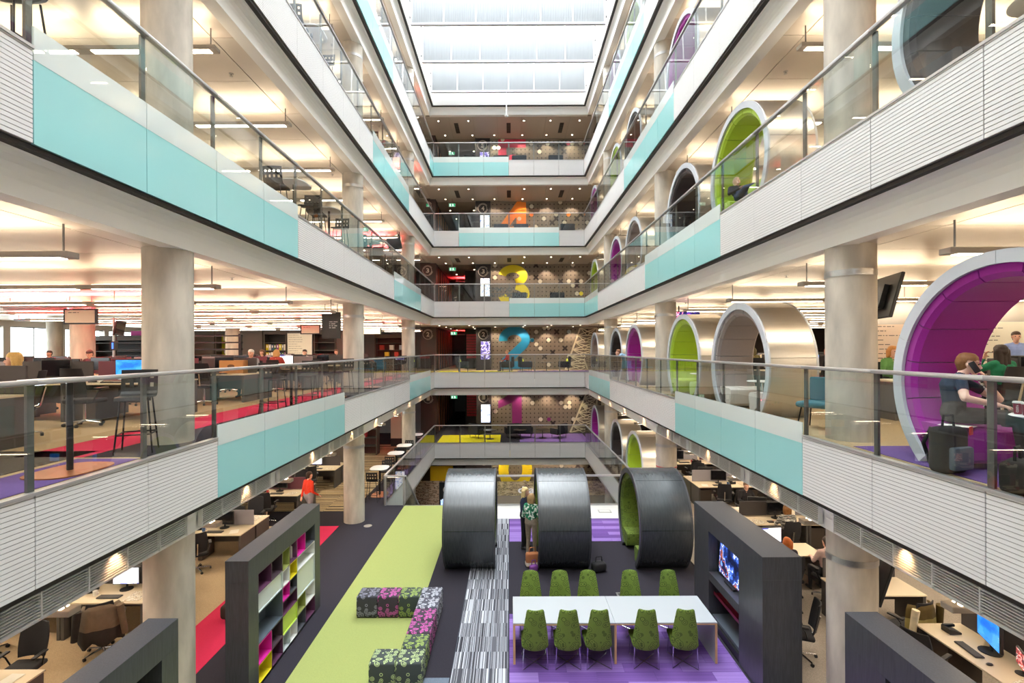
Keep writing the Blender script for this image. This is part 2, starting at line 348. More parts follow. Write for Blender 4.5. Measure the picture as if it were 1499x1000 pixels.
# ------------------------------------------------------------------ outer walls
wn = 1
for s in (-1, 1):
    b = MB(); xa, xb = sorted((s*XO, s*(XO+.3)))
    for n in (0, 1, 2, 3, 4, 5):
        b.box(xa, xb, Y0, YE, F(n), F(n)+.85); b.box(xa, xb, Y0, YE, F(n)+2.6, F(n)+FF)
        if s > 0 or n == 0: b.box(xa, xb, Y0, YE, F(n)+.85, F(n)+2.6)
        else:
            y = Y0
            while y < YE: b.box(xa, xb, y, y+.35, F(n)+.85, F(n)+2.6); y += 3
    struct('wall_%s' % SD[s], b.mesh('wall', mat('outer wall', '#b9b1a8' , .7)))
pane = MB().box(-.01, .01, 0, 2.65, 0, 1.75, 0).box(-.04, .04, 0, .05, 0, 1.75, 1).box(-.04, .04, 1.3, 1.35, 0, 1.75, 1).box(-.04, .04, 0, 2.65, 0, .05, 1).box(-.04, .04, 0, 2.65, 1.7, 1.75, 1).mesh('window', [GLASS, POSTM])
for n in (1, 2, 3, 4, 5):
    for k in range(3, 15): struct('window_%d' % wn, pane, None, (-XO-.15, Y0+3*k+.35, F(n)+.85)); wn += 1
b = MB(); b.box(-XO, XO, YE, YE+.3, F(0), F(6)); struct('wall_back', b.mesh('wall', mat('dark core wall', '#3a3330', .7)))
b = MB(); b.box(-XO, XO, Y0-.3, Y0, F(0), F(6)+2.5); struct('wall_front', b.mesh('wall', WHITE2))
# ------------------------------------------------------------------ roof: upstand, beams, ribbed translucent blades
b = MB()
for s in (-1, 1): b.box(min(s*4.5, s*4.7), max(s*4.5, s*4.7), Y0, YB+.2, F(6)-.9, F(6)+2.4)
b.box(-4.5, 4.5, YB, YB+.2, F(6)-.9, F(6)+2.4); struct('wall_roof_upstand', b.mesh('upstand', WHITE2))
m = bpy.data.materials.new('translucent ribbed polycarbonate'); m.use_nodes = True; N = m.node_tree.nodes; N.clear(); L = m.node_tree.links
o_ = N.new('ShaderNodeOutputMaterial'); d_ = N.new('ShaderNodeBsdfDiffuse'); t_ = N.new('ShaderNodeBsdfTranslucent'); x_ = N.new('ShaderNodeMixShader')
d_.inputs[0].default_value = (.9, .93, .95, 1); t_.inputs[0].default_value = (.175, .18, .185, 1); x_.inputs[0].default_value = .7
L.new(d_.outputs[0], x_.inputs[1]); L.new(t_.outputs[0], x_.inputs[2]); L.new(x_.outputs[0], o_.inputs[0]); POLY = m
POLY2 = m.copy(); POLY2.name = 'grey polycarbonate rib'; [setattr(nd.inputs[0], 'default_value', (.12, .125, .135, 1)) for nd in POLY2.node_tree.nodes if nd.type == 'BSDF_TRANSLUCENT']
b = MB(); W = 1.43; nr = 34; pts = []
for i in range(nr*2+1): pts.append((W*i/(nr*2), .018*(1 if i % 2 else -1)))
v = [(x, y, 0) for x, y in pts]+[(x, y+.25, 2.7) for x, y in pts]; k = len(pts); b.add(v, [(i, i+1, k+i+1, k+i) for i in range(k-1)]); b.m = [1 if i % 4 == 0 else 0 for i in range(k-1)]; RIB = b.mesh('ribbed_panel', [POLY, POLY2])
BEAM = MB().box(-4.42, 4.42, -.05, .05, -.06, .05, 0).box(-4.42, 4.42, -.09, -.05, -.075, -.045, 1).mesh('beam', [WHITE, mat('beam lip grey', '#8f8d94', .6)])  # white beam with a grey strip along its lower front edge
BOLT = MB().cyl((0, 0, 0), (0, -.08, 0), .035, n=8).mesh('bolt', POSTM); STRIP = MB().box(-.03, .03, -.03, .0, 0, 2.7).mesh('seal_strip', WHITE)
for k in range(11):
    y = 29-3*k; z = EYE+14.8
    t = thing('roof_light', 'ribbed translucent rooflight blade across the atrium roof, %s from the far end' % ORD[k], 'rooflight', (0, y, z), group='rooflight blades')
    obj('beam', BEAM, t)
    for i in range(6): obj('ribbed_panel', RIB, t, (-4.38+i*1.465, .0, .05))
    for i in range(1, 6): obj('seal_strip', STRIP, t, (-4.395+i*1.465, .02, .05), (-.093, 0, 0))
    for s in (-1, 1):
        obj('side_strip', STRIP, t, (s*4.47, .02, .05))
        for j in range(3): obj('bolt', BOLT, t, (s*4.45, .0, .3+.75*j))
t = thing('ceiling_sensor', 'thin white sensor pole hanging from the farthest rooflight beam', 'sensor', (-.12, 28.95, EYE+14.72))
obj('pole', MB().cyl((0, 0, 0), (0, 0, -1.3), .03, n=10).mesh('pole', WHITE), t); obj('sensor_head', MB().cyl((0, 0, -1.3), (0, 0, -1.4), .12, .08, n=16).mesh('head', WHITE), t)
# ------------------------------------------------------------------ pendants
LAMPD = emis('warm lamp strip', (1.0, .86, .66), LAMP_DOWN); LAMPU = emis('warm uplight', WARM, LAMP_UP)
def pendants():
    L = 12.0; h = MB(); h.rbox(0, L, -.09, .09, 0, .075, .008, 1); d = MB(); u = MB(); x = .12
    while x < L-1: d.box(x, x+2.1, -.055, .055, -.006, .004); u.box(x, x+2.1, -.06, .06, .073, .079); x += 2.4
    return h.mesh('housing', mat('pendant housing', '#b5aba0', .5)), d.mesh('lamp_strip', LAMPD), u.mesh('uplight_strip', LAMPU), MB().cyl((0, 0, .07), (0, 0, .41), .012, n=8).mesh('hanger', POSTM)
PH, PD, PU, PG = pendants()
for n in (1, 2, 3, 4, 5):
    for s in (-1, 1):
        for k in range(0, 11):
            y = 3*k
            if n == 1 and k > 8: continue
            t = thing('pendant_light', 'long suspended linear light over the %s %s office, %s row from the front' % (SD[s], LV[n], ORD[k]), 'light', (s*5.18, y+.02, F(n)+2.47), 0 if s > 0 else pi, group='suspended office lights')
            obj('housing', PH, t); obj('lamp_strip', PD, t); obj('uplight_strip', PU, t)
            for x in (.12, 4.2, 8.4): obj('hanger', PG, t, (x, 0, 0))
# ------------------------------------------------------------------ red lit ceiling strips
REDL = emis('red lamp', (1, .04, .05), 130)
for n, x, y, l in [(2, -11.5, 13.5, 5.), (2, -12.6, 16.4, 2.2), (2, -16.0, 19.5, 6.), (2, -13.4, 14.4, 1.8), (2, -10.5, 22.6, 4), (2, -7.3, 27.4, 2.6), (3, -7.6, 25.2, 3.2), (3, -7.2, 28.2, 3.4), (4, -6.9, 27.5, 3.), (5, -6.8, 27.5, 2.4), (3, 9.5, 6.4, 2.6), (1, -6.6, 29.4, 2.0), (2, -3.4, 40.5, 1.8), (3, -3.4, 40.5, 1.8)]:
    t = thing('red_light_strip', 'red light strip under the %s ceiling%s' % (LV[n], ' beside the far left corner' if y > 27 and x < -6 else ' in the far corridor' if y > 40 else {-11.5: ' before the red lit column', -12.6: ' beside the red lit column', -16.0: ' over the far left windows', -13.4: ' left of the red lit column', -10.5: ' over the left desks', -7.6: ' beside the far left column', 9.5: ' over the right office'}.get(x, '')), 'light', (x, y, F(n)+2.55), group='red light strips')
    obj('housing', MB().box(-l/2, l/2, -.11, .11, .0, .03).box(-l/2, l/2, -.11, -.1, .03, .07).box(-l/2, l/2, .1, .11, .03, .07).mesh('housing', POSTM), t); obj('lamp_strip', MB().box(-l/2+.04, l/2-.04, -.08, .08, .03, .038).mesh('lamp', REDL), t)
    for x_ in (-l/2+.1, l/2-.1): obj('hanger', cached('redh', lambda: MB().cyl((0, 0, .03), (0, 0, .34), .01, n=6).mesh('hanger', POSTM)), t, (x_, 0, 0))
# ------------------------------------------------------------------ far end: downlights, vents, feature walls
dlm = MB().cyl((0, 0, -.012), (0, 0, .0), .07, n=16, mi=0).cyl((0, 0, -.016), (0, 0, -.012), .042, n=16, mi=1).mesh('downlight', [WHITE, emis('downlight glow', (1, .83, .6), 14)])
ventm = MB().box(-.13, .13, 0, 1.5, -.006, .0, 0)
for j in range(9): ventm.box(-.12, .12, .05+j*.16, .15+j*.16, -.014, -.006, 1)
ventm = ventm.mesh('vent', [mat('vent frame', '#6b625a', .6), DARK])
for n in (0, 1, 2, 3, 4, 5):
    zc = F(n+1)-1.352
    for row, (y, xs) in enumerate([(31.4, (-4.35, -2.5, .95, 2.6, 4.4)), (33.5, (-4.2, -2.4, -.95, .9, 2.5, 4.2)), (36.2, (-4.2, -2.5)), (38.5, (-4.0,))]):
        for i, x in enumerate(xs):
            t = thing('downlight', 'round recessed downlight in the far end %s ceiling, row %s, %s from the left' % (LV[n], ORD[row], ORD[i]), 'downlight', (x, y, zc), me=dlm, group='far end downlights')
            if row < 2 or n == 0:
                ld = bpy.data.lights.new('downlight', 'SPOT'); ld.energy = 85; ld.color = (1, .82, .6); ld.spot_size = 1.7; ld.spot_blend = .5; ld.shadow_soft_size = .05
                if n == 4 and i == 3: ld.color = (1, .55, .2)
                lo = bpy.data.objects.new('lamp', ld); COL.objects.link(lo); lo.parent = t; lo.location = (0, 0, -.03); lo.rotation_euler = (.22, 0, 0)
    if n >= 3:
        for i, x in enumerate((-3.3, 0, 3.35)): thing('ceiling_vent', 'long dark slotted vent in the far end %s ceiling, %s from the left' % (LV[n], ORD[i]), 'vent', (x, 31.7, zc), me=ventm, group='far end ceiling vents')
YW = 34.1; PANEL = mat('taupe feature wall board', '#7d7062', .6, var=.04, scale=2); INKD = mat('dark brown ink', '#2a201d', .7); CREAM = mat('cream disc', '#d9cfbb', .6)
NUMS = {5: ('5', '#d6304f', -.75, 1.15), 4: ('4', '#ee8323', -.7, 1.3), 3: ('3', '#e6d21f', -.75, 1.45), 2: ('2', '#1a86b8', -.72, 1.45), 1: ('1', '#7d2068', -.8, .83), 0: ('0', '#ecd21c', -.8, 1.5)}
GP = .276
def astroid(b, cx, cz, r, y, k=8):
    P = []
    for q in range(4):
        a = pi/2*q; tip = (cx+r*cos(a), cz+r*sin(a)); P.append(tip); P.append((cx+r*.42*cos(a+pi/4), cz+r*.42*sin(a+pi/4)))
    b.prism(P[::-1], y, y+.01, 'y')
rd = random.Random(3); FEAT = {}
for n in (0, 1, 2, 3, 4, 5):
    z0, z1 = F(n), F(n+1)-1.33; hgt = z1-z0
    b = MB(); X0 = -1.24; wdt = 1.65
    W_ = struct('wall_feature', MB().box(-1.24, 10, YW+.03, YW+.3, z0, z1+.1).mesh('wall', INKD), 'feature wall'); FEAT[n] = W_
    bp = cached('bp%.2f' % hgt, lambda: MB().box(0, wdt-.012, 0, .03, 0, hgt).mesh('wall_panel', PANEL))
    for k in range(6): obj('wall_panel', bp, W_, (X0+k*wdt, YW, z0))
    b = MB(); nx = int(7.6/GP); nz = int((hgt-.1)/GP)
    for i in range(nx):
        for j in range(nz): astroid(b, -1.1+i*GP, z0+.2+j*GP, .068, YW-.012)
    g = obj('peg_dots', b.mesh('peg_dots', INKD), W_); g['kind'] = 'stuff'
    ch, colr, xa, xb = NUMS[n]; cm = mat('numeral %d paint' % n, colr, .55); z_lo = z0+.1 if n else z0+1.2; hh = hgt-.15 if n else 2.35
    if n == 5: z_lo, hh = z0+.1, hgt-.1
    # heavy numerals drawn as outlines
    nb = MB(); sw = .58
    if ch == '2': stroke(nb, arcp(1.05, 1.95, .76, .62, 188, -30)+[(.38, .42)], sw); nb.box(.05, 2.15, 0, .006, 0, .5)
    elif ch == '1': nb.box(.95, 1.6, 0, .006, 0, 2.75); nb.prism([(.02, 2.05), (.02, 1.55), (.95, 1.95), (.95, 2.75), (.75, 2.75), (.6, 2.4)], 0, .006, 'y')
    elif ch == '3': stroke(nb, arcp(1.0, 2.02, .72, .48, 175, -75), .52); stroke(nb, arcp(1.05, .80, .80, .56, 80, -170), .54)
    elif ch == '4': stroke(nb, [(1.55, 2.75), (.25, .95)], .55); nb.box(.0, 2.1, 0, .006, .62, 1.1); nb.box(1.2, 1.85, 0, .006, 0, 2.75)
    elif ch == '5': nb.box(.05, 1.9, 0, .006, 2.2, 2.75); nb.box(.05, .6, 0, .006, 1.3, 2.3); stroke(nb, arcp(1.0, .85, .75, .6, 130, -160), .54)
    else: stroke(nb, arcp(1.15, 1.38, .80, 1.05, 0, 360, 40), .66)
    obj('numeral', nb.mesh('numeral', cm), W_, (xa, YW-.014, z0+(.08 if n else .35)))
    for kind, cnt in (('cream', 11), ('dark', 8), ('colour', 2)):
        for q in range(cnt):
            i = rd.randrange(1 if kind == 'dark' else 0, nx-1); j = rd.randrange(0, nz); x = -1.1+(i+.5)*GP; z = z0+.2+(j+.5)*GP
            if -.9 < x < 1.5 and rd.random() < .8: x += 2.76
            if kind == 'dark' and n != 2 and -1.0 < x < 1.6: continue
            if kind == 'dark':
                b = MB(); P = []
                for q4 in range(4):
                    a = pi/2*q4+pi/4
                    for da, rr in ((-.32, .20), (0, .22), (.32, .20)): P.append((rr*cos(a+da), rr*sin(a+da)))
                    P.append((.09*cos(a+pi/4), .09*sin(a+pi/4)))
                obj('star_cutout', cached('starc', lambda: MB().prism(P[::-1], 0, .008, 'y').mesh('star_cutout', INKD)), W_, (x, YW-.014, z))
            else:
                obj('disc', cached('disc'+(kind if kind == 'cream' else str(n)), lambda: MB().cyl((0, 0, 0), (0, .02, 0), .135, n=16).mesh('disc', CREAM if kind == 'cream' else cm)), W_, (x, YW-.024, z))
    # pillar with numbered badge and poster screen
    p = struct('wall_pillar', MB().box(-2.25, -1.25, YW-.12, YW+.4, z0, z1+.05).mesh('wall', mat('near black timber', '#241d20', .5)), 'near black pillar with a badge')
    p2 = struct('wall_pillar', MB().box(-5.9, -4.85, YW-.6, YW+.4, z0, z1+.05).mesh('wall', mat('dark walnut', '#33211d', .5)), 'dark walnut pillar with a badge')
    for pp, px, py, sc in ((p, -1.75, YW-.125, 1.), (p2, -5.4, YW-.605, 1.)):
        BADGE = mat('badge cream', '#cfc3b4', .6); b = MB(); 
        for r_, a0, a1 in ((.34, .55, 6.1), (.28, -1.2, 2.8)):
            K = 26; P = [(r_*cos(a0+(a1-a0)*i/K), r_*sin(a0+(a1-a0)*i/K)) for i in range(K+1)]+[((r_-.025)*cos(a0+(a1-a0)*i/K), (r_-.025)*sin(a0+(a1-a0)*i/K)) for i in range(K, -1, -1)]
            v = [(x, 0, z) for x, z in P]; n2 = K+1
            b.add(v, [(i, i+1, 2*n2-2-i, 2*n2-1-i) for i in range(K)])
        obj('badge_ring', b.mesh('badge_ring', BADGE), pp, (px, py, z1-.5))
        obj('badge_number', text_mesh(ch if n else 'G', BADGE, 1, 0, .03, (.2, .3)), pp, (px-.1, py-.002, z1-.65))
    t = thing('poster_screen', 'bright upright poster screen on the dark pillar of the %s far end' % LV[n], 'screen', (-1.62, YW-.185, z0+(.72 if n else .5)), group='poster screens')
    obj('casing', MB().box(-.36, .36, 0, .06, -.06, 1.26).mesh('casing', BLACK), t)
    obj('display', MB().box(-.31, .31, -.006, .0, 0, 1.2).mesh('display', picture('poster picture %d' % n, [[(0, '#e8eefc'), (.45, '#ffffff'), (.55, '#9fb4e8'), (.62, '#f4f6ff')], [(0, '#dfe8ff'), (.5, '#ffffff'), (.6, '#7fa0e0')], [(0, '#2a2f58'), (.42, '#7a6fc4'), (.52, '#e6e2ff'), (.6, '#35305a')]][n % 3], 0.42, 5.)), t)
# corridor behind the far end, beside the pillar
COPPER = mat('copper tinted timber', '#8a5236', .45); REDT = mat('red glazed tile', '#c5152c', .3)
for n in (0, 1, 2, 3, 4, 5):
    z0, z1 = F(n), F(n+1)-1.34; b = MB()
    b.box(-3.25, -2.2, 37, 37.2, z0, z1, 0); b.box(-6.0, -4.9, YW+.4, 45, z0, z1, 0)
    cw = struct('wall_corridor', b.mesh('wall', mat('black corridor wall', '#1f1917', .6)))
    for k in range(7): obj('timber_strip', cached('tstrip', lambda: MB().box(0, .05, 0, .22, 0, 2.7).mesh('timber_strip', COPPER)), cw, (-4.9, YW+.8+k*1.25, z0+.02))
    if n in (1, 2):
        b = MB()
        for i in range(7):
            for j in range(9): b.box(-3.15+i*.125, -3.04+i*.125, 36.98, 37, z0+.75+j*.2, z0+.91+j*.2)
        g = obj('red_tiles', b.mesh('red_tiles', REDT), cw); g['kind'] = 'stuff'
EXITM = emis('exit sign green', '#1fae6b', .6)
for n, x, y in ((5, -4.0, 35.5), (4, -3.75, 33.4), (3, -3.75, 33.4), (2, -3.7, 33.6), (1, -3.7, 33.6), (4, -6.9, 29.6), (3, -6.4, 22.3)):
    t = thing('exit_sign', 'green running man exit sign hanging on the %s%s' % (LV[n], ' above the left office' if x < -6 else ' at the far end'), 'sign', (x, y, F(n)+2.35), group='exit signs')
    obj('casing', MB().box(-.22, .22, 0, .05, 0, .22).mesh('casing', WHITE), t); obj('face', MB().box(-.2, .2, -.006, 0, .015, .205).mesh('face', EXITM), t)
    obj('pictogram', MB().prism([(-.02, .03), (.03, .03), (.05, .09), (.1, .03), (.13, .04), (.08, .12), (.1, .16), (.05, .19), (-.02, .15), (.02, .11)], -.009, -.006, 'y').box(-.16, -.08, -.009, -.006, .03, .18).mesh('pictogram', emis('pictogram white', '#e9fff4', .8)), t)
    obj('hanger', MB().cyl((0, .025, .22), (0, .025, .53), .01, n=6).mesh('hanger', POSTM), t)
# transmission tower murals on the right of the feature walls
MUR = mat('pale mural paint', '#ded2b4', .6)
def strut(b, p, q, w=.05):
    d = Vector((q[0]-p[0], q[1]-p[1])); l = d.length; 
    if l < .01: return
    nrm = Vector((-d.y, d.x))/l*w/2
    P = [(p[0]+nrm.x, p[1]+nrm.y), (q[0]+nrm.x, q[1]+nrm.y), (q[0]-nrm.x, q[1]-nrm.y), (p[0]-nrm.x, p[1]-nrm.y)]
    b.prism(P, 0, .012, 'y')
for n in (1, 2):
    b = MB(); z1 = 2.85
    lx = (lambda z: 4.05+.42*z) if n == 1 else (lambda z: 3.75+.36*z)
    rx = lambda z: 5.75+.05*z
    zs = [0, .42, .9, 1.35, 1.85, 2.3, 2.8]
    for a, c in zip(zs, zs[1:]):
        for f in (lx, rx): strut(b, (f(a), a), (f(c), c), .11)
        strut(b, (lx(a), a), (rx(c), c), .06); strut(b, (rx(a), a), (lx(c), c), .06); strut(b, (lx(c), c), (rx(c), c), .06)
        m_ = ((lx(a)+rx(a))/2, a); strut(b, m_, (lx(c), c), .045); strut(b, m_, (rx(c), c), .045)
    b.box(6.15, 6.75, 0, .012, .1, 2.8)
    for k in range(10): strut(b, (6.9+.2*(k % 3), .4+.22*k), (8.3, .5+.25*k), .07)
    obj('tower_mural', b.mesh('tower_mural', MUR), FEAT[n], (0, YW-.03, F(n)), 0, 'pale lattice transmission tower mural')

spk = MB().cyl((0, 0, 0), (0, 0, -.05), .012, n=8).cyl((0, 0, -.05), (0, 0, -.056), .035, n=12).cyl((0, 0, 0), (0, 0, -.008), .045, n=12).mesh('sprinkler', STEEL)
for n in (2, 3, 4):
    for s in (-1, 1):
        for k in range(4): thing('sprinkler', 'small steel sprinkler in the %s %s ceiling edge, %s from the front' % (SD[s], LV[n], ORD[k]), 'sprinkler', (s*5.75, 4.5+6*k, F(n+1)-1.35), me=spk, group='%s %s edge sprinklers' % (SD[s], LV[n]))
# ================================================================== carpets (level 1 and 2)
def patch(name, x0, x1, y0, y1, z, m, lab, h=.006):
    return struct(name, MB().box(x0, x1, y0, y1, 0, h).mesh(name, m), lab, (0, 0, z))
patch('floor_carpet', -3.8, -1.95, 3, VY-.08, 0, CLIME, 'lime green carpet strip')
patch('floor_carpet', -6.4, -5.45, 2, 16.1, 0, CPINK, 'pink red carpet strip, first floor')
patch('floor_carpet', -14, -6.4, 0, 16.1, 0, CBEIGE, 'beige office carpet on the left')
patch('floor_carpet', 4.75, 14, 0, 31, 0, mat('pale speckled carpet', '#9a9086', .95, var=.25, scale=90, spec=.1), 'speckled office carpet on the right')
patch('floor_carpet', -1.5, -1.05, 3, 8.62, .001, CSLATE, 'slate blue carpet corner')
patch('floor_paving', -1.9, XE, 16.73, VY-.02, 0, STONE, 'white terrazzo band at the floor opening')
patch('floor_carpet', -4.4, -.6, 30.6, 33.2, 0, CYEL, 'yellow carpet at the far end, first floor'); patch('floor_carpet', .6, 4.8, 30.6, 33.6, 0, CPURPS[0], 'purple carpet at the far end, first floor')
patch('floor_carpet', -4.4, .2, 30.45, 32.6, F(2), CYEL, 'yellow carpet at the far end, second floor'); patch('floor_carpet', .5, 4.8, 30.45, 32.6, F(2), CPURPS[0], 'purple carpet at the far end, second floor')
patch('floor_carpet', -6.4, -5.47, 6.5, 30, F(2), CPINK, 'pink red carpet strip, second floor')
patch('floor_carpet', -5.47, -4.6, 6.5, 30, F(2), CDARK, 'dark walkway carpet, second floor')
patch('floor_carpet', -5.47, -4.7, 0, 6.4, F(2), CPURPS[2], 'purple carpet by the second floor rail on the left'); patch('floor_carpet', 4.75, 6.2, -2, 7.0, F(2), CPURPS[2], 'purple carpet under the magenta ring')
patch('floor_carpet', -12, -5.6, 0, 6.9, F(2), mat('brown grey carpet', '#57504a', .95, var=.1, scale=40, spec=.1), 'brown grey carpet, second floor')
patch('floor_carpet', -4.95, -4.62, 19.2, 29, 0, CPURPS[3], 'lilac carpet strip beside the floor opening')
# tiles: barcode strip, purple planks, beige stripes
GREYS = [(0, '#aeb0b7'), (.36, '#5f6067'), (.42, '#bcbec5'), (.45, '#3d3d43'), (.49, '#8f9098'), (.52, '#36363c'), (.55, '#b6b8bf'), (.58, '#4d4d54'), (.63, '#a0a2a9'), (.68, '#65666d')]
BAR = stripes('barcode carpet', GREYS, 9, 0)
bar = struct('floor_carpet', MB().box(-1.03, -.05, 3, 16.73, 0, .004).mesh('floor_carpet', CSLATE), 'black and white barcode carpet strip')
tile = MB().box(0, .318, 0, .49, 0, .008).mesh('carpet_tile', BAR); r = random.Random(11)
for j in range(20):
    for i in range(3): obj('carpet_tile', tile, bar, (-1.025+i*.325, 6.9+j*.4915, 0))
ptile = [MB().box(0, .247, 0, .995, 0, .008).mesh('carpet_tile', stripes('purple plank %d' % i, [(0, a), (.42, b_), (.5, a), (.56, b_), (.64, c_)], 30, 0)) for i, (a, b_, c_) in enumerate([('#755797', '#8063a6', '#664b8b'), ('#8568ab', '#9376ba', '#795e9e'), ('#654889', '#725297', '#583f7c')])]
ptile_x = [MB().box(0, .995, 0, .247, 0, .008).mesh('carpet_tile', stripes('purple plank x %d' % i, [(0, a), (.42, b_), (.5, a), (.56, b_), (.64, c_)], 30, 1)) for i, (a, b_, c_) in enumerate([('#755797', '#8063a6', '#664b8b'), ('#8568ab', '#9376ba', '#795e9e'), ('#654889', '#725297', '#583f7c')])]
for lab, x0, x1, y0, y1 in (('purple plank carpet under the long white table', -.03, 4.0, 6.75, 10.7), ('purple plank carpet behind the charcoal rings', -.03, 4.4, 14.73, 16.72)):
    fl = struct('floor_carpet', MB().box(x0, x1, y0, y1, 0, .004).mesh('floor_carpet', CPURPS[2]), lab)
    y = y0; j = 0
    while y+.24 < y1:
        x = x0-(.5 if j % 2 else 0)
        while x < x1:
            a, c = max(x, x0), min(x+1, x1)
            if c-a > .9: obj('carpet_tile', r.choice(ptile_x), fl, (a, y, 0))
            elif c-a > .3: obj('carpet_tile', cached('hp%.2f%d' % (c-a, j % 3), lambda: MB().box(0, c-a-.005, 0, .247, 0, .008).mesh('carpet_tile', MATS['purple plank x %d' % (j % 3)])), fl, (a, y, 0))
            x += 1
        y += .25; j += 1
BEST = stripes('beige striped carpet', [(0, '#c9b48e'), (.4, '#4a3c30'), (.46, '#d8c6a4'), (.5, '#2f2621'), (.55, '#bda67f'), (.62, '#54453a')], 12, 1)
fl = struct('floor_carpet', MB().box(-12, -5.5, 17.6, 30, 0, .004).mesh('floor_carpet', BEST), 'beige and brown barcode carpet, left'); bt = MB().box(0, .99, 0, .49, 0, .008).mesh('carpet_tile', BEST)
for j in range(12):
    for i in range(4): obj('carpet_tile', bt, fl, (-9.5+i, 17.6+j*.5, 0))
ring = MB().lathe([(.07, 0), (.13, 0), (.13, .012), (.07, .012)], 20)
thing('floor_socket', 'round steel floor socket beside the lime carpet strip', 'socket', (-4.53, 16.1, .0), me=ring.mesh('floor_socket', STEEL))
t = thing('floor_box', 'rectangular steel floor box behind the white table', 'floor box', (2.55, 11.0, .0)); obj('frame', MB().box(-.14, .16, 0, .62, 0, .008).mesh('frame', STEEL), t); obj('lid', MB().box(-.10, .06, .05, .57, .006, .011).mesh('lid', DGREY), t)
t = thing('floor_box', 'steel floor box on the white terrazzo band', 'floor box', (3.25, 17.3, .006)); obj('frame', MB().box(-.22, .22, 0, .3, 0, .006).mesh('frame', STEEL), t); obj('lid', MB().box(-.18, .18, .04, .26, .005, .009).mesh('lid', STONE), t)
# ================================================================== ring pods
R_, ZC = 1.3, 1.05
A0 = -math.asin(ZC/R_); A1 = pi-A0
def arcprof(r0, r1, a0, a1, k):
    return [(r1*cos(a0+(a1-a0)*i/k), r1*sin(a0+(a1-a0)*i/k)) for i in range(k+1)], [(r0*cos(a0+(a1-a0)*i/k), r0*sin(a0+(a1-a0)*i/k)) for i in range(k+1)]
def arcsolid(b, r0, r1, a0, a1, x0, x1, k, mi=0, bev=0.):
    """ring sector, axis along x, centre height ZC; optional bevel on the inner front/back edges"""
    if bev: sec = [(x0, r1), (x0, r0+bev), (x0+bev, r0), (x1-bev, r0), (x1, r0+bev), (x1, r1)]
    else: sec = [(x0, r1), (x0, r0), (x1, r0), (x1, r1)]
    n = len(sec); v = []; f = []
    for i in range(k+1):
        a = a0+(a1-a0)*i/k
        for x, rr in sec: v.append((x, rr*cos(a), ZC+rr*sin(a)))
    for i in range(k):
        for j in range(n): p, q = i*n+j, i*n+(j+1) % n; f.append((p, q, q+n, p+n))
    f.append(tuple(range(n))); f.append(tuple(range(k*n+n-1, k*n-1, -1)))
    b.add(v, f, mi); return b
POD_COL = {'lime green': '#a9c72e', 'magenta purple': '#9c1a95', 'black': '#2a2328', 'pale grey': '#8d8280', 'green': None}
def podparts(col, Wd, wood):
    A0 = -math.asin(ZC/R_); A1 = pi-A0; q = R_/1.3
    fab = GREENF if wood else mat(col+' felt', POD_COL[col], .95, sheen=.3, var=.04, scale=60)
    seat = fab if wood or col != 'pale grey' else mat('white seat felt', '#cfcac6', .9)
    skin = VENEER2 if wood else ALU; rim = VENEER if wood else mat('pale grey ring rim', '#c9cdd4', .5)
    P = {}
    P['shell'] = []; seg = 5
    for i in range(seg):
        g = .004; a, c = A0+(A1-A0)*i/seg+g, A0+(A1-A0)*(i+1)/seg-g
        P['shell'].append(arcsolid(MB(), R_-.05, R_, a, c, .03, Wd-.03, 14).mesh('shell_panel', skin, True))
    P['rim'] = [arcsolid(MB(), R_-.13, R_+.006, A0+(A1-A0)*i/4+.002, A0+(A1-A0)*(i+1)/4-.002, x0, x0+.04, 14).mesh('rim', rim, True) for x0 in (0, Wd-.04) for i in range(4)]
    P['lining'] = [arcsolid(MB(), R_-.14, R_-.06, A0, A1, .05, Wd-.05, 48).mesh('lining', fab, True)]
    n = 11; P['cushion'] = [arcsolid(MB(), R_-.27, R_-.13, radians(-34)+radians(248)*i/n+.006, radians(-34)+radians(248)*(i+1)/n-.006, .045, Wd-.045, 5, 0, .05).mesh('cushion', fab, True) for i in range(n)]
    P['seat'] = []
    for s in (-1, 1):
        pr = [(s*q*y_, z_) for y_, z_ in ((.60, .09), (.50, .07), (.44, .12), (.40, .36), (.42, .43), (.48, .465), (.97, .48), (.91, .36), (.80, .23))]
        if s < 0: pr = pr[::-1]
        P['seat'].append(MB().prism(pr, .06, Wd-.06, 'x').mesh('seat', seat, True))
    return P
def pod(col, Wd, loc, lab, grp, wood=False, rot=0):
    P = cached('pod'+col+str(Wd), lambda: podparts(col, Wd, wood))
    t = thing('ring_pod', lab, 'pod', loc, rot, grp)
    for k, nm in (('shell', 'shell_panel'), ('rim', 'rim'), ('lining', 'lining'), ('cushion', 'cushion'), ('seat', 'seat')):
        for me in P[k]: obj(nm, me, t)
    return t
PX = 4.9; R_, ZC = 1.366, .97
plist = {2: [(4.85, 'magenta purple'), (10.4, 'pale grey'), (13.7, 'lime green'), (19.1, 'magenta purple'), (22.3, 'black'), (27.9, 'pale grey')],
         3: [(4.85, 'black'), (10.4, 'lime green'), (13.7, 'black'), (19.1, 'pale grey'), (22.3, 'magenta purple'), (27.9, 'lime green')],
         4: [(13.7, 'magenta purple'), (19.1, 'black'), (22.3, 'lime green'), (27.9, 'magenta purple')], 5: [(13.7, 'pale grey'), (19.1, 'lime green'), (22.3, 'magenta purple'), (27.9, 'black')],
         1: [(19.1, 'lime green'), (22.3, 'black'), (27.9, 'magenta purple')]}
TTOP = MB().lathe([(.0, .0), (.29, 0), (.31, .012), (.29, .025), (0, .025)], 28).mesh('table_top', WHITE, True); TPOST = MB().cyl((0, 0, .02), (0, 0, .64), .03, n=12).lathe([(.22, 0), (.22, .012), (.03, .03)], 24).mesh('pedestal', CHROME, True)
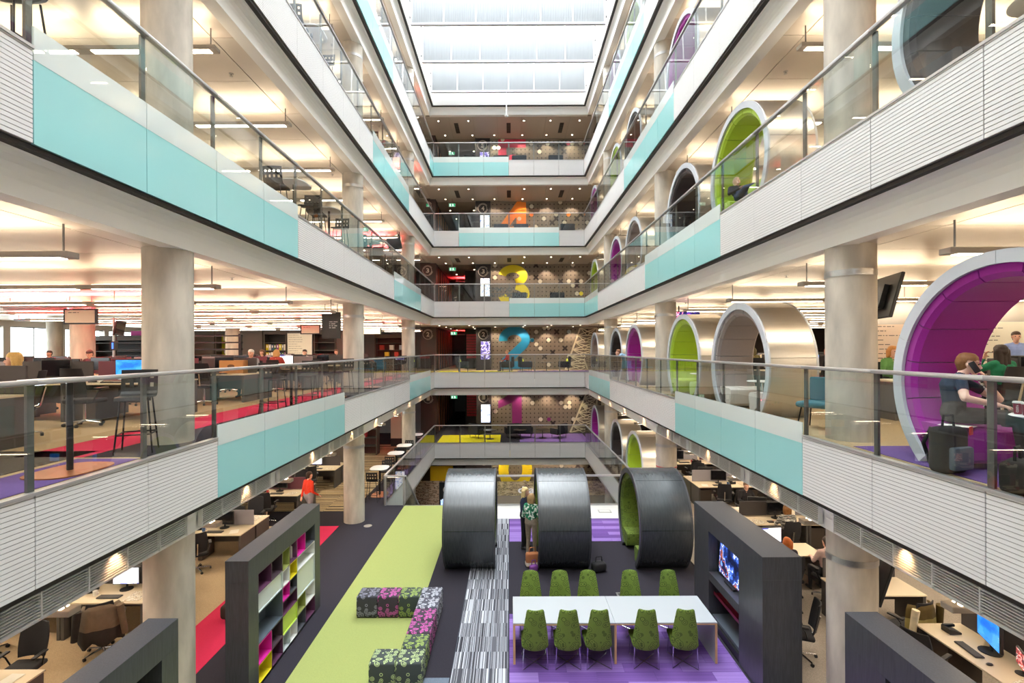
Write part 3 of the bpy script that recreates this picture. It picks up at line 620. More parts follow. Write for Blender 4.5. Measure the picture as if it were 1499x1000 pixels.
for n in plist:
    for i, (y, c) in enumerate(plist[n]):
        y *= 1.0515
        pod(c, .95, (PX, y, F(n)), 'aluminium ring pod lined in %s, right %s, %s from the front' % (c, LV[n], ORD[i]), 'aluminium ring pods')
        if n in (2, 3) and y < 20:
            t = thing('pod_table', 'small round white table inside the %s ring, right %s, %s from front' % (c.split()[-1], LV[n], ORD[i]), 'table', (PX+.55, y, F(n)+(.006 if y < 7 and n == 2 else 0)), group='tables inside the rings'); obj('table_top', TTOP, t, (0, 0, .64)); obj('pedestal', TPOST, t)
R_, ZC = 1.3, 1.05
for i, (x, lab) in enumerate([(-1.68, 'charcoal veneer ring pod standing on the lime and black carpet, leftmost of three'), (.69, 'charcoal veneer ring pod beside the two standing women, middle of three'), (3.19, 'charcoal veneer ring pod with green seats showing, rightmost of three')]):
    pod('green', 1.3, (x, 13.7, 0), lab, 'charcoal ring pods', True)
# ================================================================== long table, chairs, poufs
EDGE = mat('birch plywood edge', '#c49a6c', .6); WLAM = mat('white laminate', '#b2b6ba', .25)
t = thing('long_table', 'long white table with plywood edges and slab legs on purple carpet', 'table', (.04, 8.97, .006))
for i in range(2):
    obj('table_top', MB().box(i*1.81+.002, (i+1)*1.81-.002, 0, .97, .715, .735, 0).box(i*1.81+.002, (i+1)*1.81-.002, 0, .97, .69, .7145, 1).mesh('table_top', [WLAM, EDGE]), t)
for x in (0, 1.795, 3.58): obj('leg', MB().box(x, x+.04, .01, .96, 0, .69, 0).box(x, x+.04, .0, .012, 0, .69, 1).box(x, x+.04, .958, .97, 0, .69, 1).mesh('leg', [WLAM, EDGE]), t)
def chair_meshes():
    # seat and tall tapering back facing +y
    def loft(rings, name):
        v = []; f = []; n = len(rings[0])
        for R in rings: v += R
        for i in range(len(rings)-1):
            for j in range(n): f.append((i*n+j, i*n+(j+1) % n, (i+1)*n+(j+1) % n, (i+1)*n+j))
        f += [tuple(range(n-1, -1, -1)), tuple(range((len(rings)-1)*n, len(rings)*n))]
        return MB().add(v, f).mesh(name, GREENF, True)
    def ringb(w, y, z, th, k=5):
        P = []
        for i in range(-k, k+1): u = i/k; P.append((w*u, y-.05*u*u*(-1)-th*(1-abs(u)**6), z))
        for i in range(k, -k-1, -1): u = i/k; P.append((w*u, y+.05*u*u+th*(1-abs(u)**6), z))
        return P
    back = loft([ringb(w, y, z, th) for w, y, z, th in [(.17, -.20, .33, .015), (.215, -.215, .36, .03), (.23, -.225, .45, .035), (.215, -.245, .65, .033), (.185, -.27, .85, .03), (.155, -.295, 1.03, .026), (.145, -.30, 1.065, .02), (.12, -.303, 1.08, .008)]], 'backrest')
    seat = MB().rbox(-.235, .235, -.2, .27, .38, .455, .035, 3).mesh('seat', GREENF, True)
    legs = [MB().tube([(sx*.2, sy-.0, .385), (sx*.22, sy*1.12, 0.008)], .0085, 8).mesh('leg', CHROME, True) for sx in (-1, 1) for sy in (-.2, .22)]
    cross = [MB().tube([(-.22, -.225, .012), (.22, .246, .012)], .006, 6).tube([(.22, -.225, .012), (-.22, .246, .012)], .006, 6).mesh('cross_rod', CHROME, True)]
    return [('backrest', back), ('seat', seat)]+[('leg', l) for l in legs]+[('cross_rod', cross[0])]
CH = chair_meshes()
NTH5 = ['leftmost', 'second from the left', 'middle', 'second from the right', 'rightmost']
for row, xs, y, r0, lab in ((0, (.42, 1.0, 1.53, 2.37, 3.06), 9.02, 0., 'near side of the white table, %s of five'), (1, (.40, 1.0, 1.56, 2.43, 3.22), 10.03, pi, 'far side of the white table, %s of five')):
    for i, x in enumerate(xs):
        t = thing('dining_chair', 'green high-backed chair, '+lab % NTH5[i], 'chair', (x, y, .01), r0+[.02, -.02, .03, -.06, -.12][i]*(1 if row == 0 else -1), 'green high-backed chairs')
        for nm, me in CH: obj(nm, me, t)
def poufmat(name, a, b_): return picture(name, [(0, a), (.16, b_), (.24, a), (.32, b_), (.40, a), (.5, b_)], 0, 13., kind='dots', rough=.9)
PF = {'grey': poufmat('grey print', '#8f8fa0', '#3a3940'), 'silver': poufmat('silver print', '#c6c8d2', '#4d4d58'), 'pink': poufmat('pink print', '#cf5fae', '#3f3540'), 'lime': poufmat('lime print', '#9cb35a', '#3b4440'), 'mint': poufmat('mint print', '#b6c98f', '#3d4444')}
POUF = {k: (MB().rbox(-.217, .217, -.217, .217, .02, .45, .03, 3).mesh('upholstery', m, True)) for k, m in PF.items()}
PBASE = MB().box(-.2, .2, -.2, .2, 0, .021).mesh('base', BLACK)
px, py = -3.005, 10.76
pl = [(px+.44*i, py, c, 'in the far row, %s from the left' % ORD[i]) for i, c in enumerate(['grey', 'pink', 'lime'])]
pl += [(px+.44*3, py-.451*i, c, 'in the long row, %s from the far end' % ORD[i]) for i, c in enumerate(['silver', 'silver', 'pink', 'pink', 'lime', 'mint'])]
pl += [(px+.44*2, py-.451*5, 'mint', 'nearest the viewer on the lime carpet')]
for x, y, c, lab in pl:
    t = thing('pouf', '%s printed cube pouf %s' % (c, lab), 'pouf', (x, y, .006), 0, 'printed cube poufs'); obj('upholstery', POUF[c], t); obj('base', PBASE, t)
# ================================================================== framed storage walls
def frame_unit(name, lab, x0, x1, y0, y1, h, face, op, cat, back=True):
    """op = opening (ya, yb, za, zb) on the face side (+1 / -1)"""
    t = thing(name, lab, cat, (0, 0, .0)); ya, yb, za, zb = op
    vm = VENEER
    obj('top_panel', MB().box(x0, x1, y0, y1, zb, h).mesh('top_panel', vm), t)
    obj('end_panel', MB().box(x0, x1, y0, ya-.002, 0, zb-.001).mesh('end_panel', vm), t); obj('end_panel', MB().box(x0, x1, yb+.002, y1, 0, zb-.001).mesh('end_panel', vm), t)
    obj('plinth', MB().box(x0+.02, x1-.02, ya, yb, 0.006, za).mesh('plinth', BLACK), t)
    if back: xa, xb = (x0, x0+.02) if face > 0 else (x1-.02, x1); obj('back_panel', MB().box(xa+.003, xb+.003 if face > 0 else xb-.003, ya, yb, za, zb).mesh('back_panel', vm), t)
    return t
bs = frame_unit('bookcase', 'charcoal framed bookcase with magenta, yellow and white cubbyholes', -4.53, -4.16, 8.03, 11.05, 2.25, 1, (8.35, 10.77, .06, 1.91), 'bookcase')
CC = {'plum': '#5b3550', 'white': '#dcdcd8', 'dark': '#4a4c52', 'mag': '#cf2596', 'yel': '#d6c51f', 'olive': '#8e9450', 'slate': '#566069', 'lime': '#b7cf52', 'frost': '#b9c2c2', 'brown': '#4b3c44'}
Yc = [8.35, 8.82, 9.25, 9.55, 9.88, 10.28, 10.77]
cells = [(0, 1, 1.57, 1.91, 'plum'), (1, 2, 1.57, 1.91, 'brown'), (0, 2, 1.25, 1.57, 'frost'), (0, 2, .73, 1.25, 'slate'), (0, 1, .38, .73, 'mag'), (1, 2, .38, .73, 'brown'), (0, 1, .06, .38, 'yel'), (1, 2, .06, .38, 'plum'),
         (2, 3, 1.55, 1.91, 'olive'), (2, 3, 1.25, 1.55, 'white'), (2, 3, .98, 1.25, 'mag'), (2, 4, .71, .98, 'plum'), (2, 4, .37, .71, 'lime'), (2, 3, .06, .37, 'frost'), (3, 4, .06, .37, 'white'), (3, 4, 1.55, 1.91, 'plum'), (3, 4, 1.25, 1.55, 'yel'), (3, 4, .98, 1.25, 'dark'),
         (4, 5, 1.55, 1.91, 'mag'), (5, 6, 1.55, 1.91, 'dark'), (4, 6, 1.27, 1.55, 'white'), (4, 6, .73, 1.27, 'frost'), (4, 5, .4, .73, 'olive'), (5, 6, .4, .73, 'white'), (4, 5, .06, .4, 'dark'), (5, 6, .06, .4, 'plum')]
for a, c, z0, z1, k in cells:
    ya, yb = Yc[a]+.003, Yc[c]-.003; z0 += .003; z1 -= .003; xa, xb = -4.49, -4.165; th = .012
    m_ = mat('cubby '+k, CC[k], .45); m2 = m_
    b = MB().box(xa, xa+th, ya, yb, z0, z1).box(xa, xb, ya, ya+th, z0, z1).box(xa, xb, yb-th, yb, z0, z1).box(xa, xb, ya, yb, z0, z0+th).box(xa, xb, ya, yb, z1-th, z1)
    cb = obj('cubbyhole', b.mesh('cubbyhole', m_), bs)
    if k in ('frost', 'lime') and c-a == 2: obj('sliding_door', MB().box(xb-.03, xb-.02, ya+th, yb-th, z0+th, z1-th).mesh('sliding_door', FROST if k == 'frost' else mat('lime panel', CC['lime'], .3)), cb)
for i, (y, h_, c) in enumerate([(9.60, .27, '#26262c'), (9.645, .25, '#e8e4da'), (9.69, .28, '#1d1d22'), (9.735, .24, '#8a3340'), (9.79, .26, '#2e2e35'), (9.84, .22, '#c9c2b2')]):
    o = thing('book', ['tall black', 'cream', 'tallest black', 'dark red', 'charcoal', 'short cream'][i]+' book standing in the plum cubbyhole of the bookcase', 'book', (-4.35, y, 1.565), group='books in the bookcase'); obj('cover', MB().box(-.1, .1, -.018, .018, 0, h_).mesh('cover', mat('book%d' % i, c, .6)), o); obj('pages', MB().box(-.095, .104, -.013, .013, .004, h_-.006).mesh('pages', mat('paper', '#ece8de', .8)), o)
for i, (y, c, h_) in enumerate([(8.55, '#cfd3d6', .16), (8.78, '#b58f74', .2), (9.02, '#7a74a8', .18)]):
    o = thing('storage_box', ['pale grey', 'tan', 'violet'][i]+' storage box behind the frosted bookcase door', 'box', (-4.35, y, 1.266), group='boxes in the bookcase'); obj('body', MB().box(-.1, .1, -.09, .09, 0, h_).mesh('body', mat('sbox%d' % i, c, .7)), o); obj('lid', MB().box(-.105, .105, -.095, .095, h_-.03, h_+.005).mesh('lid', mat('sboxl%d' % i, c, .5)), o)
frame_unit('bookcase', 'charcoal framed wall unit nearest the viewer on the left', -4.53, -4.16, 3.3, 6.33, 2.25, 1, (3.6, 6.03, .06, 1.91), 'bookcase')
tv = frame_unit('media_wall', 'charcoal framed media wall with a television and crimson shelves', 4.03, 4.66, 8.1, 11.1, 2.25, -1, (8.95, 10.3, .14, 1.88), 'media wall')
obj('ledge', MB().box(4.03, 4.62, 8.952, 10.298, .90, 1.06).mesh('ledge', VENEER), tv)
CRIM = mat('crimson lacquer', '#8e1c3c', .4)
obj('lining', MB().box(4.5, 4.62, 8.955, 10.295, .145, .895).mesh('lining', CRIM), tv); obj('shelf', MB().box(4.14, 4.5, 8.955, 10.295, .60, .625).box(4.13, 4.145, 8.955, 10.295, .60, .66).mesh('shelf', CRIM), tv); obj('shelf', MB().box(4.1, 4.5, 8.955, 10.295, .145, .2).mesh('shelf', mat('slate shelf', '#59626c', .5)), tv)
t = thing('television', 'wide television glowing blue in the charcoal media wall', 'television', (4.2, 9.62, 1.07)); obj('casing', MB().rbox(0, .05, -.62, .62, .02, .76, .008, 1).mesh('casing', BLACK), t, rot=(0, .06, 0)); obj('display', MB().box(-.004, 0, -.595, .595, .05, .735).mesh('display', picture('television picture', [(0, '#0b1030'), (.40, '#172a66'), (.47, '#3c63c8'), (.51, '#e9ecff'), (.53, '#2a3f8a'), (.57, '#b8603c'), (.6, '#131a40'), (.68, '#6fa0ff')], .8, 3.2)), t, rot=(0, .06, 0)); obj('stand', MB().box(-.06, .1, -.2, .2, -.008, .03).mesh('stand', BLACK), t)
t = thing('framed_photo', 'small black framed photo on the crimson shelf', 'photo', (4.3, 10.05, .626)); obj('frame', MB().box(-.01, .01, -.09, .09, 0, .17).mesh('frame', BLACK), t, rot=(0, .15, 0)); obj('picture', MB().box(-.013, -.01, -.07, .07, .02, .15).mesh('picture', mat('print cream', '#d8cdb4', .6)), t, rot=(0, .15, 0))
nu = frame_unit('media_wall', 'charcoal framed media wall nearest the viewer on the right', 4.23, 4.64, 3.3, 6.41, 2.25, -1, (3.7, 5.72, .10, 1.86), 'media wall')
obj('screen_panel', MB().box(4.44, 4.46, 3.71, 5.71, .11, 1.855).mesh('screen_panel', mat('dark gloss panel', '#303238', .2)), nu)
obj('lettering', text_mesh('RADIO', mat('white lettering', '#e4e4e4', .5), 1, 0, .02, (.78, .13)), nu, (4.436, 5.50, 1.62), -pi/2)
# ================================================================== stools and high tables along the left rail
def perf_shell():
    bm = bmesh.new(); W = .21; path = [(.20, .70), (.19, .735), (.12, .742), (.04, .738), (-.04, .735), (-.12, .74), (-.17, .76), (-.195, .80), (-.205, .86), (-.213, .92), (-.222, .98), (-.23, 1.04), (-.236, 1.10)]
    nx = 9; g = []
    for i, (y, z) in enumerate(path): g.append([bm.verts.new((W*(2*j/nx-1)*(1 if i > 2 else .96), y+.03*(2*j/nx-1)**2, z)) for j in range(nx+1)])
    for i in range(len(path)-1):
        for j in range(nx):
            if i in (8, 10) and j in (1, 3, 5, 7): continue
            bm.faces.new((g[i][j], g[i][j+1], g[i+1][j+1], g[i+1][j]))
    bmesh.ops.recalc_face_normals(bm, faces=bm.faces[:]); bmesh.ops.solidify(bm, geom=bm.faces[:], thickness=.012)
    me = bpy.data.meshes.new('shell'); bm.to_mesh(me); bm.free(); me.materials.append(BLACK); return me
SHELL = perf_shell()
SLEG = [MB().tube([(sx*.15, sy*.14, .735), (sx*.21, sy*.21, 0)], .011, 8).mesh('leg', BLACKM, True) for sx in (-1, 1) for sy in (-1, 1)]
FREST = MB().tube([(-.19, -.19, .25), (.19, -.19, .25), (.19, .19, .25), (-.19, .19, .25), (-.19, -.19, .25)], .009, 8).mesh('footrest', BLACKM, True)
def stool(x, y, z, r, lab):
    t = thing('bar_stool', lab, 'stool', (x, y, z), r, 'black perforated stools'); obj('shell', SHELL, t); obj('footrest', FREST, t)
    for l in SLEG: obj('leg', l, t)
def superell(a, c, p=3.2, k=40): return [(a*math.copysign(abs(cos(2*pi*i/k))**(2/p), cos(2*pi*i/k)), c*math.copysign(abs(sin(2*pi*i/k))**(2/p), sin(2*pi*i/k))) for i in range(k)]
HT = MB().prism(superell(.34, .42), 1.03, 1.05).mesh('table_top', WHITE); HP = MB().cyl((0, 0, .01), (0, 0, 1.03), .032, n=14).mesh('post', BLACKM, True); HB = MB().prism(superell(.3, .42), 0, .014).mesh('base_plate', mat('copper brown plate', '#a5653f', .35, .3))
def hightable(x, y, z, lab, top=None):
    t = thing('high_table', lab, 'table', (x, y, z), 0, 'high tables along the rail'); obj('table_top', HT, t); obj('post', HP, t); obj('base_plate', HB, t)
hightable(-5.0, 5.75, F(2)+.006, 'white high table with a copper base by the second floor rail'); stool(-5.05, 6.85, F(2)+.006, -2.7, 'black perforated stool at the nearest high table by the left second floor rail')
for n, ys in ((1, (19.6, 22.4, 24.2, 27.3)), (2, (11.7, 14.6, 18.6, 22.6)), (3, (4.3, 8.5, 11.9, 14.2, 18.4, 20.6)), (4, (9.6, 13.0, 20.0)), (5, (20.4, 22.6))):
    for i, y in enumerate(ys):
        x = -5.05
        if not any(abs(y-c) < .95 for c in (7.6, 16.6, 25.6)):
            hightable(x, y, F(n)+(.006 if n == 2 else 0), 'high table by the left %s rail, %s from the front' % (LV[n], ORD[i+(1 if n == 2 else 0)]))
            for d in (-1, 1): stool(x+.04*d, y+d*.82, F(n)+(.006 if n == 2 else 0), pi if d > 0 else 0., 'black perforated stool, %s side of the %s high table, left %s rail' % ('far' if d > 0 else 'near', ORD[i+(1 if n == 2 else 0)], LV[n]))
# ================================================================== office furniture
DT = MB().box(0, 1.6, 0, .8, .715, .74, 0).mesh('desk_top', DESKT); DL = MB().box(0, .06, .03, .77, 0, .715).mesh('end_leg', DGREY); DM = MB().box(0, 1.6, .74, .76, .3, .70).mesh('modesty_panel', DGREY); DP = MB().box(.1, .5, .15, .72, .02, .6).mesh('pedestal', DBROWN)
SCR = {c: MB().rbox(.04, 1.56, -.015, .015, .75, 1.16, .01, 1).mesh('divider', mat('divider '+c, h, .9)) for c, h in (('grey', '#8f8b93'), ('plum', '#6d3f4c'), ('dark', '#4a4648'))}
def desk(x, y, z, r, lab, div=None):
    t = thing('office_desk', lab, 'desk', (x, y, z), r, 'office desks'); obj('desk_top', DT, t); obj('end_leg', DL, t); obj('end_leg', DL, t, (1.54, 0, 0)); obj('modesty_panel', DM, t); obj('pedestal', DP, t)
    if div: obj('divider', SCR[div], t, (0, .79, 0))
MSH = mat('black mesh fabric', '#232226', .85); 
def officechair_parts():
    base = MB()
    for k in range(5): a = 2*pi*k/5; base.cyl((0, 0, .10), (.30*cos(a), .30*sin(a), .065), .022, .016, 8)
    cast = MB().cyl((-.018, 0, 0), (.018, 0, 0), .03, n=10).mesh('caster', BLACK)
    stem = MB().cyl((0, 0, .09), (0, 0, .42), .027, n=10).mesh('stem', CHROME, True)
    seat = MB().rbox(-.24, .24, -.23, .25, .42, .50, .035, 3).mesh('seat', MSH, True)
    bm = MB(); v = []; f = []; K = 8; H = 7
    for j in range(H+1):
        h = j/H; w = .225*(1-.25*(h-.45)**2*2); z = .54+.52*h; y0 = -.24-.10*h
        for i in range(K+1): u = 2*i/K-1; v.append((w*u, y0+.06*u*u, z))
    for j in range(H):
        for i in range(K): a = j*(K+1)+i; f.append((a, a+1, a+K+2, a+K+1))
    n0 = len(v); v2 = [(x, y-.025, z) for x, y, z in v]; f2 = [tuple(i+n0 for i in q[::-1]) for q in f]
    bm.add(v+v2, f+f2); e = [i for i in range(K+1)]+[j*(K+1)+K for j in range(1, H+1)]+[H*(K+1)+i for i in range(K-1, -1, -1)]+[j*(K+1) for j in range(H-1, 0, -1)]
    bm.add(v+v2, [(e[i], n0+e[i], n0+e[(i+1) % len(e)], e[(i+1) % len(e)]) for i in range(len(e))])
    arm = lambda s: MB().tube([(s*.24, -.1, .46), (s*.29, -.06, .62), (s*.29, .0, .68)], .012, 8).rbox(s*.29-.035, s*.29+.035, -.12, .16, .675, .705, .012, 2).mesh('armrest', CHROME if False else BLACKM, True)
    spine = MB().tube([(0, -.1, .44), (0, -.27, .5), (0, -.34, .8)], .02, 8).mesh('spine', CHROME, True)
    return base.mesh('base', CHROME, True), cast, stem, seat, bm.mesh('backrest', MSH, True), arm(-1), arm(1), spine
OC = officechair_parts()
def ochair(x, y, z, r, lab, full=False):
    t = thing('office_chair', lab, 'chair', (x, y, z), r, 'black office chairs')
    bs_ = obj('base', OC[0], t)
    if full:
        for k in range(5): a = 2*pi*k/5; obj('caster', OC[1], bs_, (.30*cos(a), .30*sin(a), .03), a)
    else: obj('casters', cached('cst', lambda: [b := MB(), [b.cyl((.30*cos(2*pi*k/5)-.018, .30*sin(2*pi*k/5), .03), (.30*cos(2*pi*k/5)+.018, .30*sin(2*pi*k/5), .03), .03, n=8) for k in range(5)], b.mesh('casters', BLACK)][2]), bs_)
    obj('stem', OC[2], t); obj('seat', OC[3], t); obj('backrest', OC[4], t); obj('armrest', OC[5], t); obj('armrest', OC[6], t); obj('spine', OC[7], t)
    return t
MC = MB().rbox(-.27, .27, -.02, .02, .10, .46, .01, 1).mesh('casing', BLACK, True); MS = MB().cyl((0, .015, .01), (0, .015, .2), .02, n=8).lathe([(.12, 0), (.12, .012), (.03, .02)], 16).mesh('stand', BLACK, True)
SCRM = [picture('screen picture %d' % i, st, .62, 2.2 if i == 0 else 7., stretch=(1, 1, 2), kind=kd) for i, (st, kd) in enumerate([([(0, '#0d4fc4'), (.35, '#1265d6'), (.42, '#1a78e0'), (.47, '#2b88ea'), (.52, '#3f9af4'), (.58, '#6ab6fb'), (.66, '#9fd4ff')], 'noise'), ([(0, '#eef0fa'), (.35, '#ffffff'), (.6, '#8f98e8'), (.72, '#f2f2fb'), (.9, '#5a5fc0')], 'voronoi'), ([(0, '#241a24'), (.42, '#74242c'), (.5, '#e04a44'), (.55, '#f5e4e0'), (.6, '#3a2028')], 'noise')])]
MD = [MB().box(-.25, .25, -.024, -.019, .12, .44).mesh('display', m) for m in SCRM+[mat('screen off', '#15151a', .12)]]
def monitor(x, y, z, r, lab, pic=1, sc=1.):
    t = thing('monitor', lab, 'monitor', (x, y, z), r, 'desk monitors'); t.scale = (sc, sc, sc); obj('casing', MC, t); obj('stand', MS, t); obj('display', MD[pic], t)
KB = MB().rbox(-.22, .22, -.07, .07, 0, .02, .006, 1)
KBM = KB.mesh('body', BLACK); KK = MB()
for i in range(14):
    for j in range(5): KK.box(-.21+i*.03, -.185+i*.03, -.06+j*.025, -.04+j*.025, .02, .026)
KK = KK.mesh('keys', DGREY)
def keyboard(x, y, z, r, lab): t = thing('keyboard', lab, 'keyboard', (x, y, z), r, 'keyboards'); obj('body', KBM, t); k = obj('keys', KK, t); k['kind'] = 'stuff'
PHB = MB().prism([(-.1, 0), (.1, 0), (.1, .03), (-.1, .09)], -.09, .09, 'x').mesh('body', BLACK); PHH = MB().rbox(-.085, -.035, -.1, .1, .06, .11, .015, 2).mesh('handset', BLACK, True)
def phone(x, y, z, r, lab): t = thing('desk_phone', lab, 'phone', (x, y, z), r, 'desk phones'); obj('body', PHB, t); obj('handset', PHH, t)
PAPM = [mat('paper', '#ece8de', .8), picture('newsprint', [(0, '#e6e0d2'), (.45, '#cfc5b0'), (.5, '#b99b78'), (.54, '#e6e0d2'), (.62, '#8f8577')], 0, 12.)]
PAP = [MB().box(-.105, .105, -.148, .148, 0, .004).mesh('papers', PAPM[0]), MB().box(-.15, .15, -.2, .2, 0, .006).mesh('papers', PAPM[1])]
def papers(x, y, z, r, lab, k=0): thing('papers', lab, 'papers', (x, y, z), r, me=PAP[k], group='papers on the desks')
MUGM = MB().lathe([(.0, 0), (.036, 0), (.042, .10), (.038, .10), (.033, .008), (0, .008)], 16); 
def mug(x, y, z, lab, c='#e9e6df'): t = thing('mug', lab, 'mug', (x, y, z), 0, 'mugs on the desks'); obj('cup', cached('mug'+c, lambda: MUGM.mesh('cup', mat('mug '+c, c, .4), True)), t); obj('handle', cached('mugh'+c, lambda: MB().tube([(.038, 0, .08), (.065, 0, .07), (.065, 0, .035), (.037, 0, .025)], .006, 6).mesh('handle', mat('mug '+c, c, .4))), t)
rr = random.Random(5); SEATS = {}
def cluster(n, s, y0, x0, nd, row, far=True, chairs=True, skip=(), full=False):
    """nd double desks running away from the atrium from |x| = x0"""
    z = F(n)+(.006 if n == 1 else 0)
    for i in range(nd):
        xa = x0+1.62*i; xc = xa+.8; w = '%s %s, %s row, %s from atrium' % (SD[s], LV[n], ORD[row], ORD[i])
        X = lambda u: s*u
        dv = rr.choice(['grey', 'plum', 'dark', 'dark'])
        desk(min(X(xa), X(xa+1.6)), y0, z, 0, 'pale office desk, near half, %s' % w, dv)
        if far: desk(max(X(xa), X(xa+1.6)), y0+1.62, z, pi, 'pale office desk, far half, %s' % w)
        for side in ((0, 1) if far else (0,)):
            if (i, side) in skip: continue
            f = 'near' if side == 0 else 'far'; sg = 1 if side == 0 else -1; ym = y0+.56 if side == 0 else y0+1.06; r0 = 0 if side == 0 else pi
            monitor(X(xc+rr.uniform(-.2, .2)), ym, z+.743, r0+rr.uniform(-.2, .2), 'monitor on the %s half, %s' % (f, w), rr.choice([1, 3, 3, 3, 0, 1, 2] if n == 1 else [3, 3, 3, 1, 0]))
            if n == 1 or i < 1:
                keyboard(X(xc), ym-sg*.34, z+.743, r0, 'black keyboard on the %s half, %s' % (f, w)); phone(X(xc+.55), ym-sg*.1, z+.743, r0+.3, 'black desk phone on the %s half, %s' % (f, w))
                papers(X(xc-.5), ym-sg*.3, z+.743, rr.uniform(-.6, .6), 'papers on the %s half, %s' % (f, w), rr.randrange(2)); mug(X(xc+.34), ym-sg*.27, z+.743, 'mug on the %s half, %s' % (f, w), rr.choice(['#e9e6df', '#b0343c', '#3a5a8a']))
            if chairs: SEATS[n, s, row, i, side] = (X(xc), ym-sg*.93, z, r0, ochair(X(xc+rr.uniform(-.15, .15)), ym-sg*1.02, z, r0+rr.uniform(-.6, .6), 'black office chair at the %s half, %s' % (f, w), full and i == 0))
for row, y0 in enumerate((6.1, 9.75, 13.3, 16.9, 20.5)): cluster(1, -1, y0, 7.1, 3, row, full=True)
for row, y0 in enumerate((6.6, 9.75, 13.3, 17.3, 20.8, 24.5)): cluster(2, -1, y0, 7.0, 7 if row == 3 else 4, row, row > 0, row > 0, ((4, 0),) if row == 3 else ())
for row, y0 in enumerate((13.9, 17.7, 21.3)): cluster(1, 1, y0, 6.6, 3, row)
for row, y0 in enumerate((8.6, 13.3, 17.0, 20.6, 24.3)): cluster(2, 1, y0, 7.2, 4, row)
# near right desk row on the first floor, running along the atrium
z1 = .006
for i in range(2):
    desk(7.1, 8.9-1.62*i, z1, -pi/2, 'pale desk with a blue screen by the right atrium edge, %s from the far end' % ORD[i], 'dark')
    monitor(7.62, 8.05-1.5*i, z1+.743, -pi/2-.35, ['big bright blue monitor on the near right desk', 'monitor on the nearest right desk'][i], 0, 1.25)
    monitor(7.58, 7.5-1.5*i, z1+.743, -pi/2-.5, ['small red monitor beside the bright blue one', 'small monitor on the nearest right desk'][i], 2, .72)
    keyboard(7.33, 8.1-1.6*i, z1+.743, -pi/2-.1, ['black keyboard before the big blue monitor', 'black keyboard on the nearest right desk'][i])
    thing('mouse', ['black mouse beside the keyboard of the blue monitor', 'black mouse on the nearest right desk'][i], 'mouse', (7.3, 7.72-1.6*i, z1+.743), me=cached('mouse', lambda: MB().ball((0, 0, .008), (.05, .032, .022), 14).mesh('mouse', BLACK, True)), group='mice on the near right desks')
    ochair(6.72, 8.25-1.6*i, z1, -pi/2+.5, ['black mesh chair facing the big blue monitor', 'black mesh chair at the nearest right desk'][i], True)
    phone(7.5, 8.62-1.6*i, z1+.743, -pi/2, ['black desk phone behind the big blue monitor', 'black desk phone on the nearest right desk'][i])
papers(7.4, 7.15, z1+.743, .3, 'newspaper spread on the near right desk', 1)
t = thing('snack_plate', 'white plate with a yellow snack on the near right desk', 'plate', (7.28, 7.12, z1+.743)); obj('plate', MB().lathe([(.06, 0), (.11, .018), (.105, .022), (.0, .006)], 20).mesh('plate', WHITE, True), t); obj('snack', MB().ball((0, 0, .03), (.05, .035, .025), 10).mesh('snack', mat('yellow snack', '#d9a021', .6), True), t)
desk(6.55, 9.9, z1, 0, 'pale desk behind the right concrete column', 'dark'); desk(5.75, 11.8, z1, 0, 'pale desk under the bright white monitor on the right'); monitor(6.3, 12.3, z1+.743, .1, 'bright white spreadsheet monitor right of the media wall', 1, 1.1); monitor(5.92, 12.3, z1+.743, .3, 'small dark picture monitor beside the spreadsheet monitor', 2, .7)
papers(5.98, 12.05, z1+.743, .5, 'newspaper by the spreadsheet monitor', 1); keyboard(6.5, 12.0, z1+.743, .1, 'keyboard under the spreadsheet monitor')
ochair(7.3, 9.3, z1, .3, 'office chair with an olive and cream coat over it', True); ochair(5.2, 9.15, z1, 1.2, 'grey topped office chair beside the right column', True); ochair(6.2, 11.3, z1, 0, 'office chair of the woman with bright red hair', True); ochair(7.08, 11.3, z1, 0, 'office chair of the person in a pale pink shirt', True); ochair(8.5, 13.1, z1, .3, 'office chair under the denim jacket', True)
# coats over chairs
def coat(x, y, z, r, lab, cols):
    b = MB(); K = 14; rows = [(.10, 1.03, .26), (.14, .95, .31), (.16, .8, .33), (.17, .6, .34), (.18, .42, .35), (.17, .33, .34)]
    v = []
    for j, (dy, zz, w) in enumerate(rows):
        for i in range(K+1):
            u = 2*i/K-1; fold = .022*sin(u*11+j*.4)*(j/4); v.append((w*u, -.33-dy*.35*(1-u*u)-fold+.16*abs(u)**3, zz-.03*abs(u)-.05*(j > 3)*sin(u*7)))
    f = []; mi = []
    for j in range(len(rows)-1):
        for i in range(K): a = j*(K+1)+i; f.append((a, a+1, a+K+2, a+K+1)); mi.append(0 if j < 2 else 1 if j < 3 else min(2, len(cols)-1))
    bm = bmesh.new(); vs = [bm.verts.new(p) for p in v]
    for q, k in zip(f, mi): bm.faces.new([vs[i] for i in q]).material_index = min(k, len(cols)-1)
    bmesh.ops.recalc_face_normals(bm, faces=bm.faces[:]); bmesh.ops.solidify(bm, geom=bm.faces[:], thickness=.03); me = bpy.data.meshes.new('coat'); bm.to_mesh(me); bm.free()
    for c in cols: me.materials.append(mat('coat '+c, c, .85, var=.1, scale=12))
    me.polygons.foreach_set('use_smooth', [True]*len(me.polygons))
    t = thing('coat', lab, 'coat', (x, y, z), r, 'coats on the chairs'); obj('cloth', me, t)
    obj('sleeve', MB().cyl((-.3, -.34, .98), (-.36, -.30, .45), .06, .05, 10).mesh('sleeve', mat('coat '+cols[-1 if len(cols) > 2 else 0], cols[0], .85), True), t); obj('sleeve', MB().cyl((.3, -.34, .98), (.37, -.28, .42), .06, .05, 10).mesh('sleeve', mat('coat '+cols[0], cols[0], .85), True), t)
coat(7.3, 9.3, z1, .3, 'olive, khaki and cream coat hung on an office chair', ['#5b4a22', '#9c8f55', '#d8ccae'])
